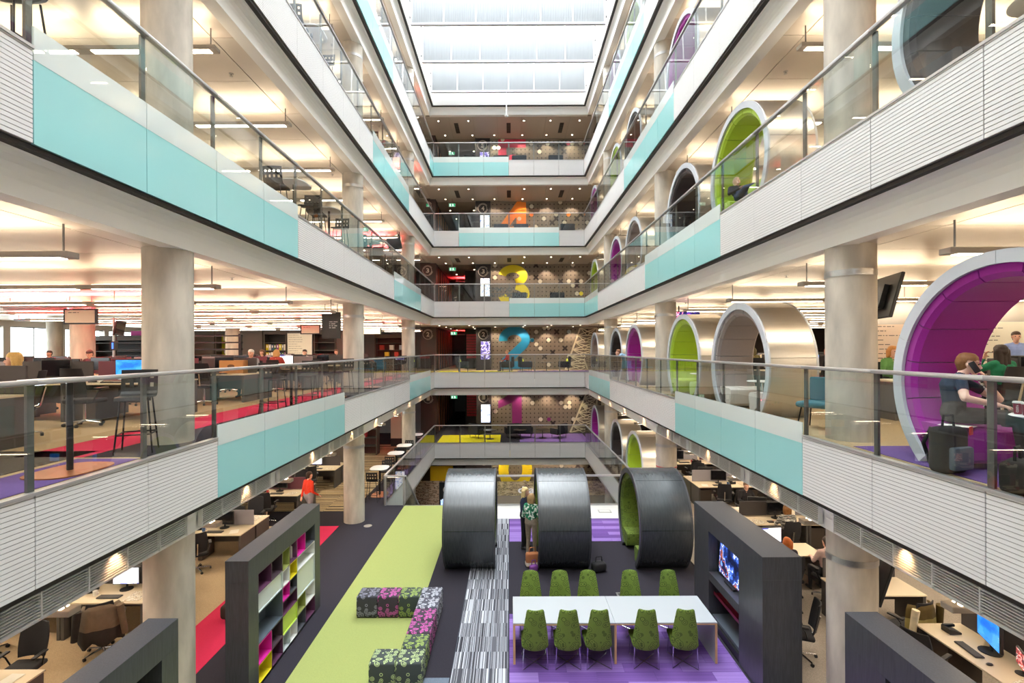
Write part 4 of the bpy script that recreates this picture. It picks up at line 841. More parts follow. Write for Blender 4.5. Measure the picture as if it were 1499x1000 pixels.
sx, sy, sz, sr, so = SEATS[1, -1, 1, 0, 0]; so.location = (-7.55, sy, sz); so.rotation_euler = (0, 0, .5); coat(-7.55, sy, sz, .5, 'brown grey coat hung on an office chair, near left', ['#6d5c4c', '#6d5c4c', '#2a2422'])
coat(8.5, 13.1, z1, .3, 'denim jacket hung on an office chair behind the striped top', ['#6e7578', '#6e7578'])
# ================================================================== far furniture, signs, screens
# second floor left: dark storage wall with openings at the back of the office
def storage(name, lab, x0, x1, y, n, h, kind, z=None):
    t = thing(name, lab, 'storage', (x0, y, F(n) if z is None else z)); w = x1-x0
    if kind == 'solid':
        obj('carcass', MB().box(0, w, 0, .6, 0, h).mesh('carcass', DBROWN), t); k = max(1, round(w/.9))
        for i in range(k): d = obj('door', MB().box(w*i/k+.006, w*(i+1)/k-.006, -.018, 0, .06, h-.03).mesh('door', DBROWN), t); obj('handle', MB().box(w*(i+1)/k-.06, w*(i+1)/k-.045, -.03, -.018, h*.45, h*.55).mesh('handle', BLACKM), d)
    else:
        obj('back', MB().box(0, w, .55, .6, 0, h).mesh('back', mat('storage back '+kind, {'yellow': '#a8b018', 'dark': '#241f1e', 'red': '#4a2018'}[kind], .7)), t)
        for a, c in ((0, .06), (w-.06, w)): obj('side', MB().box(a, c, 0, .55, 0, h).mesh('side', DBROWN), t)
        obj('top', MB().box(.06, w-.06, 0, .55, h-.25, h).mesh('top', DBROWN), t)
        for z_ in (.45, .9, 1.35, 1.8): obj('shelf', MB().box(.06, w-.06, .02, .55, z_, z_+.03).mesh('shelf', DGREY), t)
    return t
YS = 28.8
storage('storage_wall', 'dark storage cabinets left of the yellow pinboard, second floor', -18.0, -16.8, YS, 2, 2.55, 'solid')
yp = storage('shelf_unit', 'dark unit with a yellow pinboard back, left second floor', -16.75, -15.5, YS, 2, 2.55, 'yellow')
for k, (x_, z_) in enumerate(((.15, 1.95), (.3, 1.6), (.2, 1.2), (.75, 1.65), (.9, 1.3))): obj('pinned_note', cached('note%d' % (k % 2), lambda: MB().box(0, .2, .53, .55, 0, .26).mesh('pinned_note', PAPM[k % 2])), yp, (x_, 0, z_))
storage('storage_wall', 'dark storage cabinets left of the box file shelves, second floor', -15.4, -14.05, YS, 2, 2.55, 'solid'); storage('shelf_unit', 'dark shelf unit full of box files, left second floor', -14.0, -12.7, YS, 2, 2.55, 'dark')
storage('storage_wall', 'dark cabinets behind the handwritten whiteboard, left second floor', -12.65, -11.2, YS, 2, 2.55, 'solid'); storage('shelf_unit', 'dark open shelf unit right of the handwritten whiteboard, second floor', -11.15, -9.9, YS, 2, 2.55, 'dark'); storage('storage_wall', 'narrow dark cabinets beside the middle left column, second floor', -9.85, -8.9, YS, 2, 2.55, 'solid')
storage('shelf_unit', 'dark red shelf unit near the far left column, second floor', -12.3, -10.2, 32.4, 2, 2.5, 'red'); storage('shelf_unit', 'dark shelf unit with coloured boxes by the far left pillar', -8.8, -6.6, 33.0, 2, 2.4, 'red')
storage('shelf_unit', 'black shelf unit with a pink back, far left of the second floor', -22.6, -18.2, 27.2, 2, 2.2, 'dark')
BF = ['#d8c81e', '#8d8d86', '#e6e2d8', '#d8c81e', '#b7b3ae', '#34506e', '#3f5a2c', '#8a3f7a']
fi = 0
for z_, k0 in ((.935, 0), (1.385, 3)):
    for i in range(8):
        o = thing('box_file', '%s box file, %s shelf of the second floor box file unit, %s' % (['yellow', 'grey', 'cream', 'bright yellow', 'pale grey', 'navy', 'olive', 'plum'][(i+k0) % 8], 'lower' if z_ < 1 else 'upper', ORD[i]), 'file', (-13.92+.148*i, YS+.12, F(2)+z_), group='box files'); obj('spine', cached('bf%d' % ((i+k0) % 8), lambda: MB().box(0, .14, 0, .28, 0, .34).mesh('spine', mat('boxfile%d' % ((i+k0) % 8), BF[(i+k0) % 8], .7))), o); obj('label_slip', cached('bfl', lambda: MB().box(.04, .1, -.004, 0, .15, .28).mesh('label_slip', PAPM[0])), o)
for i, c in enumerate(['#d03a30', '#e7b92c', '#e9e4da', '#d03a30', '#a8b6c8', '#e7b92c']):
    o = thing('carton', 'small %s carton on the far left second floor shelves, %s' % (['red', 'amber', 'white', 'scarlet', 'pale blue', 'golden'][i], ORD[i]), 'box', (-8.5+.32*i, 33.1, F(2)+(.935 if i % 2 else 1.385)), group='cartons on the far shelves'); obj('body', MB().box(0, .26, 0, .3, 0, .3).mesh('body', mat('carton%d' % i, c, .6)), o); obj('lid', MB().box(-.005, .265, -.005, .305, .25, .31).mesh('lid', mat('carton%d' % i, c, .6)), o)
def scribbles(b, w, h, seed, n=9, y=-.004):
    q = random.Random(seed)
    for k in range(n):
        z_ = h*(.93-.85*k/n); x = w*.06; 
        while x < w*(.35+.5*q.random()):
            l = q.uniform(.03, .14); b.box(x, x+l, y-.002, y, z_, z_+.016); x += l+.03
    return b
def whiteboard(lab, x, y, z, w, h, r=0, seed=1, col='#ece6d4', n=9):
    t = thing('whiteboard', lab, 'whiteboard', (x, y, z), r); obj('frame', MB().box(0, w, 0, .03, 0, h).mesh('frame', STEEL), t); obj('board', MB().box(.02, w-.02, -.004, 0, .02, h-.02).mesh('board', mat('whiteboard '+col, col, .3)), t)
    g = obj('handwriting', scribbles(MB(), w, h, seed, n).mesh('handwriting', mat('marker ink', '#4a4648', .7)), t); return t
whiteboard('cream whiteboard covered in handwriting at the left second floor back', -12.62, YS-.06, F(2)+.7, 1.4, 1.65, seed=4, n=11)
t = thing('pink_artwork', 'bright pink panel behind the black shelves, far left of the second floor', 'panel', (-21.1, 28.2, F(2)+.6)); obj('panel', MB().box(0, 2.1, 0, .03, -.6, 1.9).mesh('panel', mat('hot pink', '#d0309a', .5)), t); obj('inset', MB().box(.2, .9, -.01, 0, .1, 1.4).mesh('inset', mat('pale pink', '#ecc6dc', .6)), t); obj('inset', MB().box(1.55, 2.0, -.01, 0, .1, 1.4).mesh('inset', mat('pale pink', '#ecc6dc', .6)), t)
b = MB(); struct('wall_office_back', MB().box(-24, -6.0, 34.2, 34.4, F(2), F(3)-1.34).box(-24, -6, 34.2, 34.4, F(1), F(2)-1.34).mesh('wall', mat('grey partition', '#6e6a6c', .7)), 'grey office partition on the left')
struct('wall_office_back', MB().box(10, 24, 34.2, 34.4, F(2), F(3)-1.34).box(10, 24, 34.2, 34.4, F(1), F(2)-1.34).mesh('wall', mat('dark partition', '#3a3230', .7)), 'dark office partition on the right')
# louvred screen rails in front of the left windows
t = thing('screen_rails', 'black horizontal screen rails before the left windows', 'screen', (-17.2, 15.9, F(2)))
for k in range(5): obj('rail', MB().box(-6.5, 0.5, -.03, .03, 1.02+.22*k, 1.07+.22*k).mesh('rail', BLACKM), t)
for k in range(3): obj('upright', MB().box(-6+3*k, -5.95+3*k, -.02, .02, 0, 2.0).mesh('upright', POSTM), t)
t = thing('screen_rails', 'black shelf rails right of the red lit column', 'screen', (-13.2, 18.9, F(2)))
for k in range(5): obj('rail', MB().box(-1.6, 3.2, -.1, .1, .9+.25*k, .95+.25*k).mesh('rail', BLACKM), t)
for k in range(3): obj('upright', MB().box(-1.6+2.35*k, -1.5+2.35*k, -.05, .05, 0, 2.0).mesh('upright', BLACKM), t)
# right second floor: partition with the big whiteboard
struct('wall_partition', MB().box(8.4, 14.5, 12.25, 12.4, F(2), F(3)-1.34).mesh('wall', mat('pale partition', '#b9b0a6', .6)), 'pale office partition on the right')
whiteboard('wide whiteboard with columns of handwriting on the right second floor partition', 10.3, 12.2, F(2)+.85, 3.0, 1.15, seed=8, n=10); whiteboard('cream planning board with red columns right of the magenta ring, second floor', 8.55, 12.19, F(2)+.8, 1.1, 1.15, seed=2, col='#e4cdb8')
# suspended name signs, banner
for x, y, n, lab in ((-9.0, 22.9, 2, 'left of the black banner'), (-6.6, 24.3, 2, 'between the two far left columns'), (-11.6, 13.7, 2, 'in front of the left windows')):
    t = thing('hanging_sign', 'pale framed name sign hanging from the second floor ceiling %s' % lab, 'sign', (x, y, F(n)+2.1), group='hanging name signs'); obj('frame', MB().box(-.45, .45, -.03, .03, 0, .42).mesh('frame', BLACKM), t); obj('face', MB().box(-.40, .40, -.035, -.03, .04, .38).mesh('face', mat('sign cream', '#e6dac4', .6)), t); obj('hanger', MB().cyl((-.3, 0, .42), (-.3, 0, .76), .01, n=6).cyl((.3, 0, .42), (.3, 0, .76), .01, n=6).mesh('hanger', POSTM), t)
    g = obj('lettering', scribbles(MB(), .7, .2, 3, 1, -.036).mesh('lettering', mat('marker ink', '#4a4648', .7)), t, (-.35, 0, .12))
t = thing('hanging_banner', 'black square banner with small white print beside the middle left column', 'banner', (-5.78, 16.4, F(2)+1.75)); obj('panel', MB().box(-.3, .3, 0, .05, 0, .85).mesh('panel', BLACK), t); obj('print', scribbles(MB(), .3, .3, 5, 4, 0).mesh('print', mat('white print', '#dedede', .6)), t, (-.08, 0, .25))
obj('hanger', MB().cyl((-.2, .02, .85), (-.2, .02, 1.12), .01, n=6).cyl((.2, .02, .85), (.2, .02, 1.12), .01, n=6).mesh('hanger', POSTM), t)
# ceiling and pole mounted televisions
def tvpole(lab, x, y, n, r, tilt, pic=None, w=1.15, h=.68, pole=True, zc=2.15):
    t = thing('television', lab, 'television', (x, y, F(n)), r)
    e = obj('casing', MB().rbox(-w/2, w/2, -.05, .0, -h/2, h/2, .01, 1).box(-w*.25, w*.25, 0, .07, -h*.3, h*.25).mesh('casing', BLACK), t, (0, 0, zc), (tilt, 0, 0))
    obj('display', MB().box(-w/2+.02, w/2-.02, -.054, -.05, -h/2+.03, h/2-.02).mesh('display', pic or mat('screen off', '#15151a', .12)), t, (0, 0, zc), (tilt, 0, 0))
    if pole: obj('pole', MB().cyl((0, .14, .0), (0, .14, 2.5), .035, n=12).mesh('pole', STEEL, True), t); obj('media_box', MB().box(-.16, .16, .08, .2, zc-.75, zc-.45).mesh('media_box', BLACK), t); obj('status_light', MB().box(-.17, -.16, .1, .14, zc-.7, zc-.5).mesh('status_light', emis('blue status', '#3f6cff', 2)), t)
    else: obj('bracket', MB().box(-.05, .05, .05, .3, -.06+zc, .06+zc).cyl((0, .28, zc), (0, .28, 2.86), .02, n=8).mesh('bracket', BLACKM), t)
tvpole('black television seen from behind on a pole by the near right column', 5.8, 7.95, 2, radians(74), .25)
tvpole('black television seen from behind below the near right column, first floor', 5.75, 8.2, 1, radians(80), .3, zc=2.0)
tvpole('colourful television beside the middle right column, second floor', 5.95, 17.3, 2, .25, .15, picture('news picture', [(0, '#1a1440'), (.42, '#3a2a8a'), (.5, '#c03a5a'), (.54, '#e8a8c0'), (.58, '#2a1a5a')], 1.3, 5), pole=False, zc=2.3)
tvpole('dark television hanging by the far left column on the third floor', -5.5, 24.3, 3, -.7, .25, pole=False, zc=2.3, w=1.0)
tvpole('television seen from behind on the red lit column, left second floor', -13.2, 17.1, 2, 1.9, .2, w=.8, h=.5)
# armchairs and sofas at the far end
AC = mat('black wool', '#26262b', .9)
def armchair(x, y, z, r, lab, cush='#c4cc2a'):
    t = thing('armchair', lab, 'armchair', (x, y, z), r, 'far end armchairs'); P = cached('arm', lambda: (MB().rbox(-.38, .38, -.3, .36, .26, .44, .05, 2).mesh('seat', AC, True), MB().rbox(-.40, .40, -.42, -.27, .26, .92, .05, 2).mesh('backrest', AC, True), [MB().rbox(s*.42-.05, s*.42+.05, -.36, .34, .24, .62, .04, 2).mesh('armrest', AC, True) for s in (-1, 1)], MB().cyl((0, 0, 0), (0, 0, .27), .014, n=8).mesh('leg', BLACKM)))
    obj('seat', P[0], t); obj('backrest', P[1], t); [obj('armrest', a, t) for a in P[2]]
    for sx in (-1, 1):
        for sy in (-1, 1): obj('leg', P[3], t, (sx*.34, sy*.28, 0))
    if cush:
        c = thing('cushion', cush and 'lime cushion on the '+lab, 'cushion', (0, 0, 0), 0, 'lime cushions'); M = Matrix.Translation((x, y, z)) @ Matrix.Rotation(r, 4, 'Z') @ Matrix.Translation((0, -.2, .62)); c.matrix_world = M
        obj('cover', cached('cush', lambda: MB().ball((0, 0, 0), (.2, .07, .17), 16).mesh('cover', mat('lime cushion', '#cdd62a', .85), True)), c); obj('piping', cached('cushp', lambda: MB().cyl((0, -.006, 0), (0, .006, 0), .185, n=24).mesh('piping', mat('lime cushion', '#cdd62a', .85), True)), c)
for x, y, n, r, lab in ((-2.9, 31.6, 2, -1.5, 'leftmost second floor far end armchair'), (-.15, 31.7, 2, 1.5, 'second floor armchair with the man in red'), (1.0, 31.7, 2, -1.4, 'second floor armchair below the blue numeral'), (3.4, 31.7, 2, 1.5, 'rightmost second floor far end armchair'), (-2.1, 32.2, 1, -.6, 'leftmost first floor far end armchair'), (.15, 32.4, 1, .2, 'first floor armchair left of the middle table'), (1.0, 32.3, 1, -.1, 'first floor armchair right of the middle table'), (3.1, 32.1, 1, .7, 'rightmost first floor far end armchair')):
    armchair(x, y, F(n)+.006, r, lab, None if 'man in red' in lab else '#c4cc2a')
LT = MB().lathe([(0, 0), (.4, 0), (.4, .02), (0, .02)], 28).mesh('table_top', mat('dark table top', '#3f352f', .3)); LP = MB().cyl((0, 0, .02), (0, 0, .55), .025, n=10).lathe([(.25, 0), (.25, .015), (.03, .03)], 24).mesh('pedestal', BLACKM, True)
for x, y, n, lab in ((-1.25, 31.7, 1, 'left'), (.62, 31.7, 1, 'middle'), (2.05, 31.9, 1, 'right'), (2.3, 31.6, 2, 'only')):
    t = thing('lounge_table', 'dark round lounge table, %s one at the %s far end' % (lab, LV[n]), 'table', (x, y, F(n)+.006), group='lounge tables'); obj('table_top', LT, t, (0, 0, .55)); obj('pedestal', LP, t)
SOFA = mat('slate sofa wool', '#2c3038', .9)
for n, xs in ((3, (.62, 2.95)), (4, (-.5, .75, 3.6)), (5, (-.5, .65, 2.9))):
    for i, x in enumerate(xs):
        t = thing('sofa', 'dark slate low single sofa behind the far end %s rail, %s from the left' % (LV[n], ORD[i]), 'sofa', (x, 31.3, F(n)), group='far end sofas'); obj('seat', cached('sf1', lambda: MB().rbox(-.42, .42, 0, .7, .14, .40, .05, 2).mesh('seat', SOFA, True)), t); obj('backrest', cached('sf2', lambda: MB().rbox(-.45, .45, -.14, 0, .14, .66, .05, 2).mesh('backrest', SOFA, True)), t)
        for sx in (-1, 1): obj('leg', cached('sfl', lambda: MB().box(-.03, .03, .0, .6, 0, .145).mesh('leg', BLACKM)), t, (sx*.35, 0, 0))
# void edge: glass, handrail, stair
b = MB(); t = thing('opening_balustrade', 'glass balustrade with a steel handrail across the near edge of the floor opening', 'balustrade', (0, VY-.1, 0))
for k in range(4): obj('glass_panel', MB().box(-1.9+1.6*k+.01, -1.9+1.6*(k+1)-.01, 0, .016, .0, 1.04).mesh('glass_panel', GLASS), t)
obj('handrail', MB().rbox(-1.9, 4.5, -.03, .05, 1.03, 1.10, .02, 2).mesh('handrail', RAILM, True), t); obj('shoe', MB().box(-1.9, 4.5, -.03, .045, 0, .06).mesh('shoe', STEEL), t)
obj('lettering', text_mesh('dtac', mat('white lettering', '#e4e4e4', .5), 1, 0, .02, (.78, .26)), t, (.28, -.004, .44))
t = thing('stair_balustrade', 'glass end balustrade with handrail at the top of the stairs', 'balustrade', (-4.5, VY-.05, 0)); obj('glass_panel', MB().box(.02, .66, 0, .016, .03, 1.02).mesh('glass_panel', GLASS), t); obj('handrail', MB().rbox(-.03, .70, -.03, .05, 1.03, 1.09, .015, 2).mesh('handrail', RAILM, True), t)
for x in (.0, .66): obj('post', MB().box(x-.02, x+.04, -.02, .04, 0, 1.03).mesh('post', RAILM), t)
obj('stair_glass', MB().prism([(0.05, .0), (0.05, 1.05), (6.0, -3.15), (6.0, -4.2)], .72, .735, 'x').mesh('stair_glass', GLASS), t); obj('stair_handrail', MB().tube([(.73, .05, 1.06), (.73, 6.0, -3.14)], .028, 10).mesh('stair_handrail', RAILM, True), t)
st = struct('floor_stair', MB().box(-3.78, -2.0, VY-.08, VY+.0, -.25, .004).mesh('landing', STEEL), 'stair down to the ground floor')
for k in range(24): obj('step', cached('step', lambda: MB().box(-3.76, -2.0, 0, .29, -.06, 0).mesh('step', mat('stair tread', '#8d8983', .6))), st, (0, VY+.01+.285*k, -.17*(k+1)))
obj('stringer', MB().prism([(VY, -.3), (VY, -.1), (VY+6.9, -4.1), (VY+6.9, -4.22)], -3.79, -3.76, 'x').mesh('stringer', WHITE2), st); obj('stringer', MB().prism([(VY, -.3), (VY, -.1), (VY+6.9, -4.1), (VY+6.9, -4.22)], -2.0, -1.97, 'x').mesh('stringer', WHITE2), st)
# ground floor far wall pieces
t = thing('sign_board', 'black upright sign board with a round badge on the ground floor', 'sign', (-4.0, 28.5, F(0))); obj('board', MB().box(0, .85, 0, .12, 0, 2.35).mesh('board', BLACK), t); obj('badge', MB().lathe([(.17, 0), (.2, 0), (.2, .01), (.17, .01)], 28, M=Matrix.Rotation(pi/2, 4, 'X')).mesh('badge', mat('badge cream', '#cfc3b4', .6)), t, (.42, -.001, 1.95)); obj('lettering', text_mesh('G', mat('badge cream', '#cfc3b4', .6), 1, 0, .03, (.17, .22)), t, (.33, -.004, 1.84)); obj('display', MB().box(.08, .7, -.006, 0, .9, 1.42).mesh('display', picture('sign picture', [(0, '#7fa0e8'), (.5, '#c8d8f8'), (.56, '#3a3a48')], 1.2, 6)), t)
t = thing('photo_mural', 'sepia crowd photograph across the ground floor far wall', 'mural', (-.9, YW-.05, F(0)+.002)); obj('print', MB().box(0, 8.5, 0, .02, 0, .95).mesh('print', picture('sepia picture', [(0, '#e0d3ac'), (.44, '#cfc095'), (.5, '#6b5f4a'), (.53, '#d8cba2'), (.58, '#3f382e'), (.62, '#cbbd94')], 0, 2.2, (1, 1, 2.5))), t)
t = thing('yellow_mural', 'yellow and sepia wall picture left of the black sign board, ground floor', 'mural', (-6.0, 31.0, F(0))); obj('print', MB().box(0, 2.4, 0, .03, 0, 1.8).mesh('print', picture('sepia building', [(0, '#d9b89a'), (.46, '#c79f80'), (.5, '#7b5540'), (.55, '#dcbfa3')], 0, 3, (1, 1, 3))), t); obj('panel', MB().box(1.1, 2.5, .03, .05, .9, 2.7).mesh('panel', mat('amber panel', '#eebb10', .5)), t)
# whitish mural wall and dark shelving on the first floor, far left
t = thing('white_wall_panel', 'white wall panel with a coloured bunting print, first floor far left', 'panel', (-6.95, 29.5, 0)); obj('panel', MB().box(0, 1.15, 0, .3, .45, 2.75).mesh('panel', mat('cream wall', '#e3cdb6', .6)), t); obj('base', MB().box(0, 1.15, .0, .3, 0, .45).mesh('base', DARK), t)
for k, c in enumerate(['#c23a6a', '#3a8ac2', '#4aa06a', '#e08a2a', '#7a4aa0', '#c23a3a']): obj('flag', MB().prism([(0, 0), (.13, -.05), (.1, .09)], -.006, 0, 'y').mesh('flag', mat('flag%d' % k, c, .6)), t, (.05+.17*k, 0, 2.4+.05*(k % 3)-.03*k))
storage('shelf_unit', 'dark tall shelf unit beside the middle left column, first floor', -8.1, -6.9, 21.9, 1, 2.4, 'solid'); storage('shelf_unit', 'dark shelf unit with amber and red boxes, first floor far left', -9.2, -7.1, 27.0, 1, 2.4, 'red')
for i, (c, x, z_) in enumerate((('#d8a21e', -8.9, 1.385), ('#c22a34', -8.2, .935), ('#e6d9c2', -8.2, 1.385))):
    o = thing('carton', ['amber', 'crimson', 'cream'][i]+' carton on the dark shelf unit, first floor far left', 'box', (x, 27.1, z_), group='first floor cartons'); obj('body', MB().box(0, .5, 0, .3, 0, .34).mesh('body', mat('cart%d' % i, c, .6)), o); obj('lid', MB().box(-.006, .506, -.006, .306, .28, .345).mesh('lid', mat('cart%d' % i, c, .6)), o)
# bags and small things
def bag(lab, cat, x, y, z, sx, sy, sz, c, r=0, handle=True):
    t = thing(cat.replace(' ', '_'), lab, cat, (x, y, z), r); obj('body', MB().rbox(-sx/2, sx/2, -sy/2, sy/2, 0, sz, min(sx, sy)*.3, 3).mesh('body', mat('bag '+c, c, .8), True), t)
    if handle: obj('handle', MB().tube([(-sx*.25, 0, sz-.01), (-sx*.2, 0, sz+.12), (sx*.2, 0, sz+.12), (sx*.25, 0, sz-.01)], .012, 8).mesh('handle', mat('bag '+c, c, .8), True), t)
    return t
t = bag('tan leather bag standing at the feet of the woman in a plaid shirt', 'bag', .56, 13.05, .006, .34, .16, .36, '#a8683f', .2); obj('stripe', MB().box(-.172, .172, -.083, .083, .04, .12).mesh('stripe', mat('cream canvas', '#d9c7b4', .8)), t)
bag('purple patterned bag beside the tan leather bag', 'bag', .58, 12.75, .006, .22, .12, .16, '#7b3f8a', .5); bag('black rucksack lying right of the middle charcoal ring', 'bag', 2.22, 12.75, .006, .36, .26, .24, '#1f1d20', .3)
t = bag('black and grey backpack with a red tag by the second floor rail', 'backpack', 4.76, 5.5, F(2)+.006, .34, .22, .50, '#222225', .25)
obj('front_pocket', MB().rbox(-.14, .14, -.17, -.09, .05, .30, .03, 2).mesh('front_pocket', mat('slate nylon', '#566270', .7), True), t); obj('strap', MB().tube([(-.1, .1, .48), (-.12, .17, .3), (-.1, .11, .08)], .02, 8).tube([(.1, .1, .48), (.12, .17, .3), (.1, .11, .08)], .02, 8).mesh('strap', BLACK, True), t); obj('tag', MB().box(-.04, .04, -.005, .005, 0, .09).mesh('tag', mat('red tag', '#d8202a', .5)), t, (.14, -.13, .42), .3)
bag('dark brown bag on the floor beside the near left concrete column', 'bag', -5.9, 10.6, .006, .3, .22, .28, '#2a211c'); bag('black shoulder bag on the floor at the right end of the second floor', 'bag', 4.76, 4.75, F(2)+.006, .4, .2, .3, '#26221f', .6)
t = thing('carton', 'brown cardboard box printed with a dark oval, left second floor', 'box', (-7.6, 14.0, F(2)+.742)); obj('body', MB().box(-.32, .32, -.2, .2, 0, .36).mesh('body', mat('kraft card', '#b98450', .8)), t); obj('print', MB().prism([(.1*cos(2*pi*i/16), .2+.05*sin(2*pi*i/16)) for i in range(16)], -.203, -.2, 'y').mesh('print', mat('kraft ink', '#5b3a20', .8)), t); obj('tape', MB().box(-.32, .32, -.03, .03, .36, .362).mesh('tape', mat('parcel tape', '#d0a878', .4)), t)
# cups, bottle, laptop on the table in the magenta ring
for i, (x, y) in enumerate(((5.24, 5.22), (5.21, 5.10))):
    t = thing('paper_cup', ['crimson takeaway coffee cup farther from the bottle', 'crimson takeaway coffee cup beside the green bottle'][i], 'cup', (x, y, F(2)+.674), group='takeaway coffee cups'); obj('cup', cached('pcup', lambda: MB().lathe([(0, 0), (.03, 0), (.041, .115), (0, .115)], 24).mesh('cup', mat('crimson paper', '#8a2440', .5), True)), t); obj('lid', cached('plid', lambda: MB().lathe([(.044, .112), (.044, .122), (.038, .132), (0, .132)], 24).mesh('lid', WHITE, True)), t)
    obj('lettering', text_mesh('COSTA', mat('white lettering', '#e4e4e4', .5), 1, 0, .02, (.075, .018)), t, (-.030, -.036, .02), (0, -pi/2, -.75))
t = thing('water_bottle', 'green plastic water bottle on the table in the magenta ring', 'bottle', (5.22, 4.98, F(2)+.674)); obj('body', MB().lathe([(0, 0), (.036, 0), (.036, .10), (.034, .15), (.015, .19), (.013, .21), (0, .21)], 20).mesh('body', mat('green bottle', '#2f9a6a', .15), True), t); obj('cap', MB().cyl((0, 0, .21), (0, 0, .225), .016, n=12).mesh('cap', mat('green cap', '#1f7a50', .4)), t); obj('sleeve', MB().cyl((0, 0, .045), (0, 0, .09), .037, n=20).mesh('sleeve', mat('bottle sleeve', '#d9e6d4', .5)), t)
t = thing('laptop', 'open silver laptop on the table in the magenta ring', 'laptop', (5.5, 5.12, F(2)+.674), -1.2); obj('base', MB().box(-.16, .16, -.11, .11, 0, .015).mesh('base', STEEL), t); obj('lid', MB().box(-.16, .16, .105, .115, .01, .22).mesh('lid', mat('silver lid', '#a9adb3', .4, .5)), t, rot=(-.2, 0, 0))
thing('papers', 'white papers on the bench beside the man on the phone', 'papers', (5.0, 5.66, F(2)+.488), .6, me=PAP[0], group='papers on the desks')
# teal lounge chair
t = thing('lounge_chair', 'teal lounge chair beside the pale grey ring, second floor', 'chair', (5.25, 8.6, F(2)), 2.2); TL = mat('teal wool', '#2f6877', .9); obj('seat', MB().rbox(-.27, .27, -.25, .28, .36, .46, .045, 3).mesh('seat', TL, True), t); obj('backrest', MB().rbox(-.26, .26, -.32, -.24, .44, .86, .035, 3).mesh('backrest', TL, True), t)
for sx in (-1, 1):
    for sy in (-1, 1): obj('leg', MB().tube([(sx*.2, sy*.18, .37), (sx*.25, sy*.24, 0)], .012, 8).mesh('leg', BLACKM, True), t)
# mirrored lettering seen through the far third floor glass
t = thing('glass_lettering', 'mirrored grey lettering on the far third floor balustrade glass', 'lettering', (0, YB+.02, F(3)))
for k, (tx, x, z_, w_) in enumerate((('OLYMPIC', -1.2, .62, 1.35), ('BROADCASTER', -1.2, .28, 2.3))): obj('lettering', text_mesh(tx, mat('grey lettering', '#4d5a60', .5), 1, .002, .012, (w_, .24), mirror=True), t, (x, 0, z_))
# printed bands on the middle right column
t = thing('column_print', 'red dotted print around the middle right column, first floor', 'print', (5.12, 16.6, 0)); b = MB()
for zz in (1.55, 1.75, 1.30):
    for k in range(26): a = pi+.05+k*.115; b.box(-.025, .025, -.004, .0, zz, zz+.03, 0, Matrix.Rotation(a+pi/2, 4, 'Z') @ Matrix.Translation((0, -.333, 0)))
obj('dots', b.mesh('dots', mat('red print', '#c8283c', .5)), t)['kind'] = 'stuff'
# ================================================================== people
def capsule(b, p, q, r0, r1, n=10):
    p = Vector(p); q = Vector(q); b.ball(p, r0, n); b.ball(q, r1, n)
    if (p-q).length > 1e-4: b.cyl(p, q, r0, r1, n)
def remesh(b, vox, smooth=2):
    me = bpy.data.meshes.new('t'); me.from_pydata(b.v, [], b.f); o = bpy.data.objects.new('t', me); COL.objects.link(o)
    m = o.modifiers.new('r', 'REMESH'); m.mode = 'VOXEL'; m.voxel_size = vox; m2 = o.modifiers.new('s', 'SMOOTH'); m2.factor = .5; m2.iterations = smooth
    dg = bpy.context.evaluated_depsgraph_get(); r = bpy.data.meshes.new_from_object(o.evaluated_get(dg)); bpy.data.objects.remove(o); r.materials.clear()
    r.polygons.foreach_set('use_smooth', [True]*len(r.polygons)); return r
def V(*a): return Vector(a)
def pose(kind):
    J = {}
    if kind == 'stand':
        J = dict(hip=V(0, 0, .92), kneeL=V(-.10, .03, .49), kneeR=V(.10, .0, .49), ankL=V(-.10, -.03, .08), ankR=V(.11, -.02, .08), chest=V(0, .0, 1.30), neck=V(0, .0, 1.44), head=V(0, .03, 1.585), elL=V(-.24, -.03, 1.10), elR=V(.24, -.03, 1.10), wrL=V(-.22, .10, .88), wrR=V(.22, .10, .88))
    elif kind in ('sit', 'desk'):
        J = dict(hip=V(0, -.02, .56), kneeL=V(-.13, .42, .54), kneeR=V(.13, .42, .54), ankL=V(-.13, .42, .08), ankR=V(.13, .46, .08), chest=V(0, -.03, .94), neck=V(0, -.01, 1.09), head=V(0, .03, 1.225), elL=V(-.26, .08, .80), elR=V(.26, .08, .80), wrL=V(-.16, .33, .80), wrR=V(.16, .33, .80))
        if kind == 'sit': J.update(wrL=V(-.12, .30, .66), wrR=V(.12, .30, .66))
    J['ff'] = V(0, 1, 0); return J
